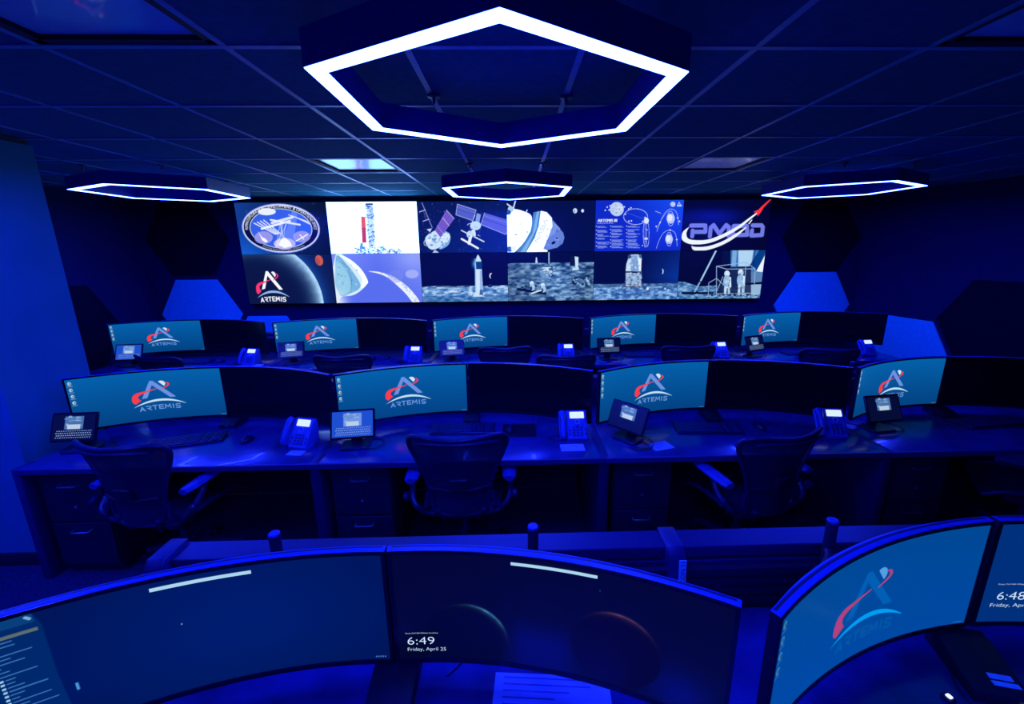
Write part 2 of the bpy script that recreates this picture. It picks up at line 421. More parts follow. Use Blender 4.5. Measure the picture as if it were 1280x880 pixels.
y1 = 5.16; hexa('hexagon_wall_panel', (on_right(y1)-.004, y1), axR, .57, SH, 'hexlight', 'bright blue hexagonal panel on the right side wall beside the last far monitor', .02)
y1 = 4.31; hexa('hexagon_wall_panel', (on_right(y1)-.004, y1), axR, 1.10, SH, 'hexdark', 'large dark hexagonal panel on the right side wall above the last middle monitor', .02)
y1 = 4.62
hexa('hexagon_wall_panel', (-4.855, 4.60), (.06, 1.4, 0), 1.12, SH, 'hexdark', 'dark hexagonal panel on the left side wall beside the partition')

# ================================================================== HEXAGON LAMPS
def make_lamp():
    t = thing('hexagon_pendant_lamp', (0, 0, 0), 0, '', 'pendant lamp')
    def ringmesh(ro, ri, z0, z1, mb=None):
        mb = mb or MB(); v = []
        for r_, z in ((ro, z0), (ro, z1), (ri, z1), (ri, z0)):
            for k in range(6): a = PI/2+PI/3*k; v.append((r_*math.cos(a), r_*math.sin(a), z))
        return mb.add(v, [(q*6+k, q*6+(k+1) % 6, ((q+1) % 4)*6+(k+1) % 6, ((q+1) % 4)*6+k) for q in range(4) for k in range(6)])
    R0 = .641
    fr = ringmesh(R0, R0-.062, .006, .10); ringmesh(R0+.0015, R0-.0005, .0022, .1, fr); ringmesh(R0-.0615, R0-.0635, .0022, .1, fr); fr.build('frame', M['lampbody'], t)
    ringmesh(R0-.001, R0-.061, 0, .0055).build('diffuser', M['lamp'], t)
    for sx in (-1, 1):
        for sy in (-1, 1):
            x, y = .3*sx, .43*sy; h = CEIL-2.474-.003
            mb = MB(); mb.lathe([(.028, h), (.028, h-.008), (.008, h-.012), (.006, h-.035)], (x, y, 0), 16); cu = mb.build('ceiling_cup', M['cup'], t)
            mb = MB(); mb.cyl((x, y, h-.03), (x, y, .098), .0016, 6); mb.build('suspension_cable', M['cable'], t)
    return t
lp = make_lamp(); ZL = 2.474
G = 'hexagonal pendant lamps with glowing rims'
place(lp, True, (-.035, 1.673, ZL), .023, 'largest glowing hexagon pendant lamp, nearest overhead at the top centre', G)
for x, y, rr, l in ((-.033, 4.095, -.013, 'small glowing hexagon lamp hanging in the middle just above the picture wall'),
                (-3.134, 4.085, .045, 'glowing hexagon lamp hanging on the far left'), (3.12, 4.136, -.011, 'glowing hexagon lamp hanging on the far right')):
    place(lp, False, (x, y, ZL), rr, l, G)
for x, y in ((-3.13, 1.673), (-3.13, -.75), (-.035, -.75)):
    place(lp, False, (x, y, ZL), 0, 'glowing hexagon lamp behind or beside the camera, outside the picture', G)

# ================================================================== PICTURE WALL
PW, PH, PA = 1.187, .6665, 1.781
VX0, VZ0, VY = -3.629, 1.246, 5.80
NW, NH = 224, 126
def Q(tl, tr, br, bl): return homog([tl, tr, br, bl], PA)
def moonscape(cv, horizon, c0=(150, 190, 240), c1=(20, 60, 120), seed=1, sc=1.):
    def f(X, Y, A):
        hz = horizon+.03*(fbm(X*3, X*0+seed, 3, seed)-.5)
        d = np.clip((hz-Y)/horizon, 0, 1)
        n = fbm(X*12*sc, Y*34*sc, 5, seed); n = np.clip((n-.24)*1.9, 0, 1)
        col = np.array(c1)*(1-n)+np.array(c0)*n
        return np.where(Y < hz, col, A)
    cv.fn(f)
def p_patch():
    cv = Cv(NW, NH, PA, H=Q((40, 50), (762, 50), (808, 465), (105, 465)))
    cv.fn(lambda X, Y, A: np.array((18, 60, 150))*(1-np.clip(X/1.78, 0, 1)*.75)+np.array((0, 60, 110))*np.clip(.5-Y, 0, 1)*np.clip(1.2-X, 0, 1)*1.2)
    cv.stars(90, 3)
    c = (.475*PA, .5); rx, ry = .765, .475
    H, cv.H = cv.H, None
    cv.ell(c, rx, ry, (150, 165, 255)); cv.ell(c, rx-.018, ry-.018, (225, 235, 255)); cv.ell(c, rx-.034, ry-.034, (8, 14, 62))
    cv.ell(c, .615, .385, (200, 225, 230)); cv.ell(c, .60, .372, (52, 96, 232))
    cv.H = H
    cl = (150, 150, 235)
    cv.ell((300, 125), 70, 28, (235, 240, 255)); cv.ell((275, 330), 72, 50, cl); cv.ell((575, 325), 68, 45, cl); cv.ell((440, 380), 85, 45, (200, 190, 250))
    cv.poly([(400, 420), (480, 190), (500, 110), (540, 150), (520, 300), (530, 410)], (150, 170, 255), .45)
    for k in range(6): cv.line([(440+random.uniform(-40, 60), 200), (430+random.uniform(-70, 90), 400)], .02, (235, 240, 255), .5)
    for k in range(4):
        cv.line([(200+k*25, 215-k*8), (370+k*12, 305-k*2)], .022, (232, 238, 255), .95)
        cv.line([(470+k*18, 150+k*6), (620+k*8, 205+k*8)], .018, (225, 232, 255), .85)
    cv.line([(260, 260), (480, 200)], .04, (240, 245, 255)); cv.line([(330, 190), (560, 230)], .035, (225, 235, 255)); cv.line([(340, 215), (500, 170)], .05, (235, 240, 255), .9)
    cv.poly([(225, 275), (250, 320), (262, 350), (290, 370), (310, 362), (290, 340), (262, 325)], (250, 252, 255))
    cv.line([(530, 360), (620, 308)], .02, (250, 252, 255)); cv.line([(560, 310), (590, 345)], .018, (250, 252, 255))
    cv.poly([(390, 390), (410, 350), (440, 330), (480, 360), (500, 400), (440, 415)], (250, 252, 255))
    cv.H = None
    def arcw(R1x, R1y, mid, span, up):
        def wf(u, v):
            a = mid-u*span if up else mid+u*span
            k = v if up else -v
            return (c[0]+(R1x+k)*math.cos(a), c[1]+(R1y+k)*math.sin(a))
        return wf
    txt = 'HUMAN EXPLORATION DEVELOPMENT & OPERATIONS OFFICE'
    V, T = text_tris(txt); wid = V[:, 0].max()*.062*1.4
    for ddx in (0, .004): cv.text(txt, 0, 0, .062, (245, 248, 255), warp=(lambda u, v: arcw(.645, .400, PI/2+1.62, 3.24/wid, True)(u+ddx, v)))
    t2 = 'Advancing Human Exploration & Discovery'; V, T = text_tris(t2); wid2 = V[:, 0].max()*.04*1.4
    cv.text(t2, 0, 0, .036, (225, 232, 255), warp=lambda u, v: arcw(.69, .425, PI*1.5-.66, 1.32/(wid2*.9), False)(u, v))
    return cv.out()
def p_emblem():
    cv = Cv(NW, NH, PA, (10, 22, 62), H=Q((105, 465), (808, 465), (850, 852), (170, 852)))
    H, cv.H = cv.H, None
    def f(X, Y, A):
        cx, cy, R = .26, .02, 1.27
        d = np.sqrt((X-cx)**2+((Y-cy)*1.0)**2)
        n = fbm(X*12, Y*12, 4, 5)
        a = np.clip((d-.72)/.5, 0, 1)**1.6*np.clip((R-d)/.02, 0, 1)
        col = np.array((20, 60, 110))*(1-a)+np.array((170, 215, 250))*a*(.85+.3*n)
        g = np.exp(-np.clip(d-R, 0, 9)*7)*.45
        out = np.where(d < R, A*(1-a)+col*a, A+np.array((20, 90, 190))*g)
        return out
    cv.fn(f); cv.H = H
    cv.ell((712, 515), 30, 42, (205, 90, 60), rot=-.35); cv.ell((700, 520), 16, 30, (150, 70, 70), .5, rot=-.35)
    cv.H = None
    emblem(cv, .17, .05, .66, .62, (250, 252, 255), (240, 248, 255), (255, 55, 110), (150, 185, 240), (250, 252, 255))
    return cv.out()
def p_pad():
    cv = Cv(NW, NH, PA, (275, 370, 600), H=Q((8, 45), (722, 45), (755, 455), (58, 455)))
    g = random.Random(4)
    cv.poly([(324, 55), (378, 55), (404, 400), (352, 400)], (175, 200, 245), .75)
    for k in range(150):
        y = g.uniform(58, 395); x = g.uniform(324, 382)+(y-58)*.075
        cv.line([(x, y), (x+g.uniform(-16, 16), y+g.uniform(-6, 10))], g.uniform(.006, .02), g.choice([(60, 90, 190), (90, 125, 215), (35, 60, 140), (235, 242, 255)]), .8)
    cv.line([(324, 65), (376, 65)], .03, (40, 70, 150))
    cv.poly([(286, 166), (300, 158), (322, 170), (334, 368), (300, 370)], (226, 92, 82)); cv.poly([(296, 250), (326, 250), (333, 368), (301, 370)], (190, 56, 84))
    for y in (150, 200, 245, 320): cv.line([(255, y), (282, y+2)], .007, (190, 200, 240))
    cv.line([(292, 130), (296, 165)], .006, (180, 190, 235)); cv.line([(275, 170), (282, 370)], .005, (215, 222, 250)); cv.line([(258, 135), (262, 160)], .006, (180, 190, 235))
    for k in range(160):
        x = g.uniform(232, 600); y = g.uniform(395, 448) if x < 470 else g.uniform(415, 448)
        cv.poly([(x, y), (x+g.uniform(5, 26), y), (x+g.uniform(5, 20), y+g.uniform(4, 12)), (x, y+8)], g.choice([(30, 60, 150), (70, 105, 190), (140, 170, 230), (215, 228, 252)]), .8)
    cv.poly([(285, 372), (305, 370), (308, 420), (280, 420)], (110, 150, 220))
    return cv.out()
def p_capsule():
    cv = Cv(NW, NH, PA, H=Q((58, 458), (755, 455), (770, 845), (100, 848)))
    cv.fn(lambda X, Y, A: np.array((88, 110, 235))+0*X+np.array((55, 50, 15))*np.clip(Y*.5+np.abs(X-.9)*.5-.3, 0, 1))
    cv.poly(smooth([(95, 462), (160, 475), (240, 540), (300, 620), (342, 680), (300, 740), (230, 785), (140, 800), (100, 850), (60, 700)], 6, True), (215, 238, 250))
    cv.poly(smooth([(100, 470), (180, 540), (240, 620), (285, 700), (270, 740), (210, 770), (130, 790), (95, 640)], 6, True), (120, 180, 222))
    cv.poly(smooth([(100, 520), (150, 560), (195, 640), (210, 740), (140, 780), (90, 700)], 6, True), (150, 205, 232))
    cv.poly(smooth([(120, 470), (200, 500), (290, 580), (342, 672), (330, 705), (290, 730), (300, 660), (250, 580), (180, 510)], 6, True), (262, 285, 350))
    for k in range(30):
        x, y = random.uniform(110, 260), random.uniform(520, 770); cv.ell((x, y), random.uniform(3, 12), random.uniform(3, 10), random.choice([(90, 150, 200), (190, 225, 240)]), .5)
    cv.line(smooth([(140, 520), (190, 580), (215, 660), (210, 740)], 6), .008, (50, 90, 130), .7)
    t = smooth([(350, 597), (440, 605), (540, 640), (640, 710), (710, 785), (750, 848)], 8) + smooth([(690, 848), (640, 780), (570, 710), (500, 650), (430, 618), (350, 600)], 8)
    cv.poly(t, (235, 244, 252))
    for k in range(60):
        a = random.random(); i = int(a*30)+8; x, y = t[min(i, len(t)-1)]; cv.ell((x+random.uniform(-45, 0)*a, y+random.uniform(-5, 30)*a), random.uniform(3, 9), random.uniform(2, 5), (120, 150, 215), .5)
    cv.ell((690, 622), 52, 34, (175, 185, 250), .8); cv.ell((560, 640), 60, 50, (130, 140, 240), .35); cv.glow((700, 480), .35, .3, (160, 175, 250), .6); cv.glow((110, 850), .18, .22, (235, 240, 255), .9)
    return cv.out()
def p_station():
    cv = Cv(NW, NH, PA, (8, 24, 92), H=Q((8, 40), (712, 40), (718, 448), (30, 452)))
    cv.fn(lambda X, Y, A: A+np.array((0, 14, 45))*np.clip(X/1.7, 0, 1)*np.clip(1.1-Y, 0, 1)); cv.stars(150, 9, r=.004)
    cv.line([(50, 50), (130, 250)], .012, (150, 165, 240)); cv.line([(30, 124), (76, 108)], .014, (190, 200, 255)); cv.line([(58, 198), (104, 182)], .014, (190, 200, 255)); cv.line([(60, 110), (85, 190)], .006, (120, 140, 220))
    cv.poly([(85, 262), (128, 255), (112, 285)], (200, 215, 250))
    cv.poly(smooth([(190, 290), (240, 280), (272, 320), (260, 380), (215, 415), (180, 410)], 5, True), (120, 175, 235)); cv.ell((235, 330), 30, 44, (215, 235, 252), rot=.5)
    cv.poly(smooth([(120, 290), (160, 275), (205, 320), (195, 395), (130, 425), (85, 390), (75, 330)], 5, True), (205, 228, 250))
    for k in range(45):
        x, y = random.uniform(85, 255), random.uniform(290, 410); cv.ell((x, y), random.uniform(3, 14), random.uniform(3, 9), random.choice([(70, 120, 190), (250, 252, 255), (130, 175, 225)]), .7)
    cv.ring((80, 370), 16, 22, .012, (190, 210, 250)); cv.poly([(130, 448), (150, 425), (182, 448)], (180, 205, 245))
    cv.poly([(242, 110), (303, 180), (195, 328), (150, 270)], (118, 92, 205))
    for k in range(1, 4): cv.line([(242+61*k/4, 110+70*k/4), (150+45*k/4, 270+58*k/4)], .005, (60, 50, 150))
    cv.line([(212, 170), (262, 235)], .012, (200, 190, 245)); cv.line([(168, 232), (215, 295)], .01, (170, 160, 235)); cv.line([(242, 110), (303, 180)], .012, (180, 190, 250))
    cv.poly([(328, 64), (474, 112), (448, 196), (316, 148)], (82, 96, 200)); cv.line([(328, 64), (474, 112), (448, 196), (316, 148), (328, 64)], .012, (165, 175, 240)); cv.line([(322, 100), (462, 150)], .006, (50, 60, 150)); cv.line([(325, 85), (468, 132)], .005, (130, 140, 225))
    cv.poly([(540, 134), (718, 190), (718, 300), (705, 306), (512, 226)], (86, 98, 212)); cv.line([(540, 134), (512, 226), (705, 306), (718, 280)], .012, (165, 175, 240)); cv.line([(528, 180), (718, 246)], .008, (40, 50, 140)); cv.line([(534, 155), (718, 214)], .006, (150, 160, 235))
    cv.poly([(480, 135), (512, 148), (500, 205), (468, 195)], (130, 160, 225)); cv.line([(466, 150), (440, 215), (412, 222)], .012, (200, 215, 250)); cv.ell((470, 235), 42, 36, (195, 222, 250)); cv.ell((455, 290), 14, 34, (215, 232, 252), rot=-.3); cv.ell((425, 305), 26, 30, (190, 218, 248)); cv.line([(430, 320), (418, 375)], .06, (230, 240, 255))
    cv.line([(358, 272), (412, 300)], .022, (215, 228, 252)); cv.line([(455, 322), (535, 362)], .022, (225, 235, 252)); cv.line([(360, 340), (488, 415)], .038, (240, 246, 255))
    for k in range(25):
        x, y = random.uniform(405, 510), random.uniform(200, 330); cv.ell((x, y), random.uniform(2, 7), random.uniform(2, 7), random.choice([(70, 110, 180), (250, 252, 255)]), .6)
    return cv.out()
def p_lander():
    cv = Cv(NW, NH, PA, (4, 10, 66), H=Q((30, 452), (720, 448), (722, 832), (48, 838)))
    moonscape(cv, .325, (205, 230, 255), (30, 90, 165), 11)
    def f(X, Y, A): return np.where(Y < .13, A*.55+np.array((20, 75, 140))*.45, A)
    cv.fn(f)
    cv.line([(150, 716), (330, 722), (420, 716)], .012, (5, 15, 60)); cv.glow((462, 538), .05, .08, (90, 190, 255), .8)
    cv.poly([(466, 560), (470, 510), (478, 480), (487, 464), (498, 480), (512, 510), (516, 560), (524, 785), (462, 785)], (205, 226, 250))
    cv.poly([(500, 590), (517, 590), (526, 785), (500, 785)], (150, 185, 230)); cv.poly([(470, 520), (518, 520), (519, 580), (472, 580)], (14, 60, 130)); cv.line([(465, 500), (466, 780)], .02, (120, 205, 255), .9)
    cv.poly([(440, 795), (460, 760), (540, 795)], (200, 225, 250)); cv.poly([(500, 740), (520, 740), (525, 782), (495, 782)], (60, 100, 160))
    cv.ell((590, 632), 15, 22, (225, 235, 255)); cv.ell((598, 636), 15, 22, (4, 10, 66)); cv.ell((580, 712), 20, 12, (20, 50, 110))
    return cv.out()
def p_ship():
    cv = Cv(NW, NH, PA, (4, 16, 78), H=Q((22, 38), (725, 38), (712, 440), (28, 445)))
    cv.poly(smooth([(22, 120), (80, 105), (150, 120), (218, 160), (215, 260), (180, 340), (110, 420), (60, 460), (10, 460), (10, 200)], 5, True), (268, 325, 460))
    cv.poly([(235, 130), (290, 120), (270, 260), (200, 445), (95, 445), (170, 350), (215, 270)], (75, 130, 190)); cv.poly([(262, 125), (282, 122), (258, 260), (170, 445), (130, 445), (225, 300)], (125, 180, 225))
    cv.poly([(370, 190), (420, 240), (468, 290), (478, 330), (465, 375), (420, 408), (330, 432), (310, 420)], (100, 130, 215)); cv.poly([(375, 200), (420, 250), (400, 300), (350, 330)], (120, 150, 228)); cv.line([(385, 200), (440, 262)], .03, (165, 190, 250), .7)
    cv.poly([(292, 118), (340, 130), (380, 175), (384, 240), (350, 330), (300, 445), (175, 445), (245, 330), (275, 240)], (258, 275, 350)); cv.poly([(250, 445), (310, 415), (345, 430), (345, 445)], (255, 258, 270))
    for k in range(26):
        x, y = random.uniform(340, 455), random.uniform(260, 410); cv.ell((x, y), random.uniform(3, 12), random.uniform(2, 7), random.choice([(70, 95, 175), (150, 175, 240), (120, 150, 225)]), .5)
    cv.ell((392, 370), 18, 10, (5, 12, 60), rot=-.5); cv.ell((418, 335), 8, 6, (20, 40, 110))
    H, cv.H = cv.H, None
    o = cv_pt(H, (246, 368)); e = cv_pt(H, (318, 212)); an = math.atan2(e[1]-o[1], e[0]-o[0])
    cv.H = H
    wc = (170, 165, 225)     # the four letters, read from below right
    def let(pts, k):
        base = np.array((262+k*21, 366-k*46.)); u = np.array((16, -40.)); v = np.array((-40., -15))*-1*.9
        cv.line([base+u*a+np.array((26, 12))*(1-b)*1.0-np.array((18, 8)) for a, b in pts], .012, wc, .9)
    let([(0, 0), (.5, 1), (1, 0)], 3); let([(0, 0), (0, 1), (.8, 1), (1, .5), (0, .3)][0:1]+[(0, 0), (.2, .1), (.9, .0), (1, .5), (.1, .5), (0, 1), (1, 1)], 2)
    let([(0, 0), (.5, 1), (1, 0)], 1); let([(0, 0), (.1, 1), (.9, 0), (1, 1)], 0)
    cv.ell((130, 222), 14, 3, (120, 130, 150)); cv.ell((96, 306), 14, 4, (110, 120, 150)); cv.ell((185, 285), 8, 6, (140, 150, 190))
    cv.line([(20, 60), (80, 100)], .025, (215, 232, 255)); cv.line([(92, 40), (75, 98)], .025, (225, 238, 255)); cv.ell((55, 105), 24, 24, (170, 205, 245)); cv.ell((35, 130), 22, 20, (40, 80, 170)); cv.line([(185, 112), (172, 138)], .02, (225, 235, 255))
    cv.ell((45, 420), 25, 22, (60, 100, 190)); cv.ell((78, 415), 22, 25, (240, 246, 255))
    cv.ell((562, 120), 17, 20, (200, 225, 250)); cv.ell((556, 124), 9, 12, (120, 160, 215), .7); cv.ell((621, 120), 11, 13, (215, 232, 252))
    return cv.out()
def cv_pt(H, p):
    q = H @ np.array([p[0], p[1], 1.]); return q[:2]/q[2]
def p_crew():
    cv = Cv(NW, NH, PA, (3, 12, 62), H=Q((28, 445), (712, 440), (702, 828), (33, 830)))
    moonscape(cv, .78, (150, 195, 235), (14, 48, 104), 21, .8)
    cv.fn(lambda X, Y, A: np.where(Y < .76, A*(.8+.25*np.exp(-((X-1.05)**2+(Y-.45)**2)*3)), A))
    cv.line([(352, 445), (353, 532)], .022, (170, 205, 235)); cv.poly([(250, 485), (258, 485), (264, 530), (246, 530)], (190, 220, 245))
    cv.poly([(524, 478), (560, 478), (560, 556), (516, 552)], (8, 22, 70)); cv.poly([(556, 478), (586, 484), (582, 588), (562, 560)], (200, 228, 248)); cv.poly([(540, 568), (590, 566), (588, 586), (536, 588)], (190, 220, 242))
    g = random.Random(5)
    def blob(x0, x1, y0, y1, n, cols):
        for k in range(n): cv.ell((g.uniform(x0, x1), g.uniform(y0, y1)), g.uniform(4, 13), g.uniform(3, 11), g.choice(cols), .85)
    blob(310, 400, 562, 632, 26, [(210, 232, 250), (150, 190, 225), (60, 100, 150)]); cv.line([(300, 570), (365, 566)], .02, (215, 235, 250))
    blob(95, 330, 690, 778, 36, [(8, 22, 60), (15, 40, 85), (70, 120, 170)]); cv.line([(110, 735), (320, 770)], .05, (5, 15, 48))
    for x, y in ((218, 690), (305, 705)):
        cv.ell((x, y), 16, 18, (210, 232, 248)); cv.ell((x+4, y+30), 20, 28, (165, 200, 230)); cv.ell((x-6, y+40), 10, 16, (30, 60, 100))
    cv.line([(215, 770), (290, 745)], .03, (205, 228, 245))
    blob(545, 690, 650, 708, 40, [(12, 32, 75), (170, 205, 235), (80, 120, 165), (10, 24, 60)])
    for k in range(14): cv.ell((g.uniform(300, 660), g.uniform(770, 815)), 12, 3, (20, 45, 90), .8)
    return cv.out()
def p_info():
    cv = Cv(NW, NH, PA, (14, 42, 200), H=Q((65, 35), (760, 32), (728, 433), (52, 440)))
    cv.fn(lambda X, Y, A: A+np.array((10, 35, 40))*np.clip(X-.6, 0, 1)*Y)
    W_ = (215, 228, 255)
    cv.ell((231, 105), 55, 56, (190, 208, 240))
    for k in range(40):
        a = random.uniform(0, 2*PI); r = random.random()*42; cv.ell((231+r*math.cos(a), 105+r*math.sin(a)), random.uniform(3, 12), random.uniform(3, 9), random.choice([(235, 242, 255), (150, 175, 225), (215, 225, 250)]), .6)
    cv.ring((378, 165), 94, 62, .009, W_, 1, -15, 345, rot=.0); cv.line([(300, 130), (460, 190)], .004, (130, 150, 230))
    for p in ((140, 115), (155, 90), (178, 78), (170, 112), (290, 88), (325, 105), (342, 96), (298, 146), (345, 198), (325, 200), (436, 202), (452, 172)): cv.ell(p, 6, 6, W_)
    cv.ell((463, 197), 19, 24, (220, 232, 252)); cv.ring((452, 305), 10, 100, .006, W_); cv.ring((470, 300), 13, 100, .006, W_, .8); cv.ring((460, 300), 24, 105, .006, W_, .8); cv.ell((460, 338), 16, 10, (190, 205, 245))
    for y in (338, 360, 392, 270): cv.ell((432+(y % 7)*9, y), 5, 4, W_)
    for (cx, cy, s_) in ((653, 180, 1), (640, 342, .92)):
        cv.ell((cx, cy), 32*s_, 40*s_, (180, 195, 245)); cv.ell((cx-6, cy-6), 20*s_, 26*s_, (225, 232, 255)); cv.ring((cx, cy), 24*s_, 58*s_, .008, W_)
    cv.line(smooth([(545, 282), (575, 200), (610, 135), (655, 105), (700, 135), (715, 230)], 6), .007, W_); cv.line(smooth([(542, 262), (565, 215), (600, 160), (640, 118)], 6), .006, W_, .8)
    cv.line(smooth([(540, 415), (565, 345), (600, 290), (648, 272), (690, 300), (703, 395)], 6), .007, W_)
    for p in ((540, 242), (722, 202), (708, 175), (700, 345), (648, 270), (570, 212)): cv.ell(p, 6, 6, W_)
    cv.line([(535, 122), (575, 138)], .012, (170, 185, 240)); cv.ell((671, 68), 20, 20, (185, 205, 245)); cv.line([(705, 82), (720, 52), (735, 82), (705, 82)], .012, (205, 218, 250)); cv.line([(712, 78), (738, 78)], .02, (205, 218, 250))
    H, cv.H = cv.H, None
    a = cv_pt(H, (77, 207))
    for d in (0, .005, .009): cv.text('ARTEMIS III', a[0]+d, a[1], .058, (240, 245, 255))
    b = cv_pt(H, (72, 221)); cv.text('Landing on the Moon', b[0], b[1], .026, (225, 232, 255), sx=1.1)
    cv.H = H
    g = random.Random(3)
    for cxx, n in ((76, 6), (188, 7), (315, 7)):
        y = 238 + (cxx == 76)*2
        for k in range(n):
            cv.poly([(cxx-10, y-2), (cxx-4, y-2), (cxx-4, y+4), (cxx-10, y+4)], (235, 240, 255))
            for q in range(3 if k % 3 else 2):
                L = g.uniform(45, 100); cv.poly([(cxx, y+q*7), (cxx+L, y+q*7), (cxx+L, y+q*7+4.4), (cxx, y+q*7+4.4)], (165, 182, 240), .85)
            y += 27 if n == 7 else 31
    return cv.out()
def p_module():
    cv = Cv(NW, NH, PA, (3, 12, 66), H=Q((52, 440), (728, 433), (706, 818), (42, 828)))
    cv.fn(lambda X, Y, A: A+np.array((6, 40, 85))*np.clip((X-.8)/1., 0, 1)*np.clip(1-abs(Y-.5), 0, 1))
    moonscape(cv, .335, (155, 200, 245), (25, 70, 145), 31)
    cv.fn(lambda X, Y, A: np.where((Y < .36) & (Y > .27), A*.7+np.array((30, 60, 110))*.2, A))
    wv = (195, 220, 245)
    cv.poly([(325, 465), (395, 462), (425, 478), (422, 600), (300, 600), (305, 540), (318, 500)], wv); cv.poly([(345, 470), (390, 470), (405, 600), (340, 600)], (130, 165, 215)); cv.poly([(400, 490), (420, 485), (420, 590), (408, 590)], (235, 245, 255))
    cv.poly([(300, 595), (425, 595), (425, 725), (302, 725)], (150, 180, 215)); cv.poly([(300, 595), (425, 598), (424, 612), (302, 608)], (15, 30, 75))
    g = random.Random(8)
    for k in range(70): cv.ell((g.uniform(305, 422), g.uniform(608, 722)), g.uniform(3, 12), g.uniform(3, 8), g.choice([(90, 115, 160), (230, 240, 252), (60, 85, 130), (170, 200, 235)]), .7)
    for k in range(16): cv.ell((g.uniform(315, 415), g.uniform(475, 590)), g.uniform(3, 9), g.uniform(4, 10), g.choice([(95, 130, 185), (240, 247, 255)]), .6)
    cv.ell((330, 480), 14, 16, (45, 80, 130)); cv.ell((415, 478), 10, 16, (70, 105, 160))
    cv.line([(302, 720), (425, 722)], .02, (60, 55, 70))
    for p in ([(315, 660), (262, 745)], [(420, 660), (458, 748)], [(345, 660), (342, 758)], [(300, 700), (270, 738)], [(425, 700), (450, 740)]): cv.line(p, .009, (40, 60, 110))
    cv.ell((588, 597), 11, 20, (190, 225, 255)); cv.ell((580, 597), 11, 20, (6, 30, 95)); cv.ell((474, 734), 9, 11, (215, 232, 252)); cv.ell((612, 734), 6, 9, (205, 225, 250))
    return cv.out()
def p_lettering():
    cv = Cv(NW, NH, PA, (3, 5, 42), H=Q((68, 30), (762, 28), (715, 432), (35, 435)))
    cv.glow((290, 150), .62, .16, (2, 12, 120), .9); cv.glow((430, 60), .9, .2, (3, 6, 60), .5)
    lc = (112, 122, 226); wd = .082
    def st(p): cv.line(p, wd, lc)
    st([(122, 235), (235, 235), (235, 285), (140, 285)]); st([(133, 275), (130, 320)])
    st([(270, 322), (278, 250), (300, 232), (345, 300), (400, 232), (422, 250), (418, 318)])
    st([(450, 310), (460, 240), (565, 240), (568, 310), (450, 312)])
    st([(610, 235), (680, 235), (692, 250), (685, 312), (600, 316), (606, 275)])
    W_ = (238, 246, 255)
    cv.poly(smooth([(108, 244), (85, 290), (95, 335), (150, 350), (260, 345), (380, 300), (500, 235), (590, 170), (645, 132)], 6)+smooth([(645, 145), (590, 190), (500, 262), (380, 330), (260, 375), (140, 385), (70, 365), (45, 330), (60, 280), (108, 244)], 6), W_)
    cv.poly(smooth([(122, 392), (150, 404), (250, 400), (360, 365), (470, 305), (560, 245)], 6)+smooth([(560, 255), (480, 325), (380, 385), (270, 425), (180, 438), (135, 425), (122, 392)], 6), W_)
    cv.poly([(575, 222), (600, 190), (610, 190), (585, 225)], W_)
    cv.poly([(762, 26), (740, 35), (690, 78), (655, 112), (615, 128), (640, 135), (648, 142), (646, 165), (672, 138), (700, 92)], (255, 52, 58))
    return cv.out()
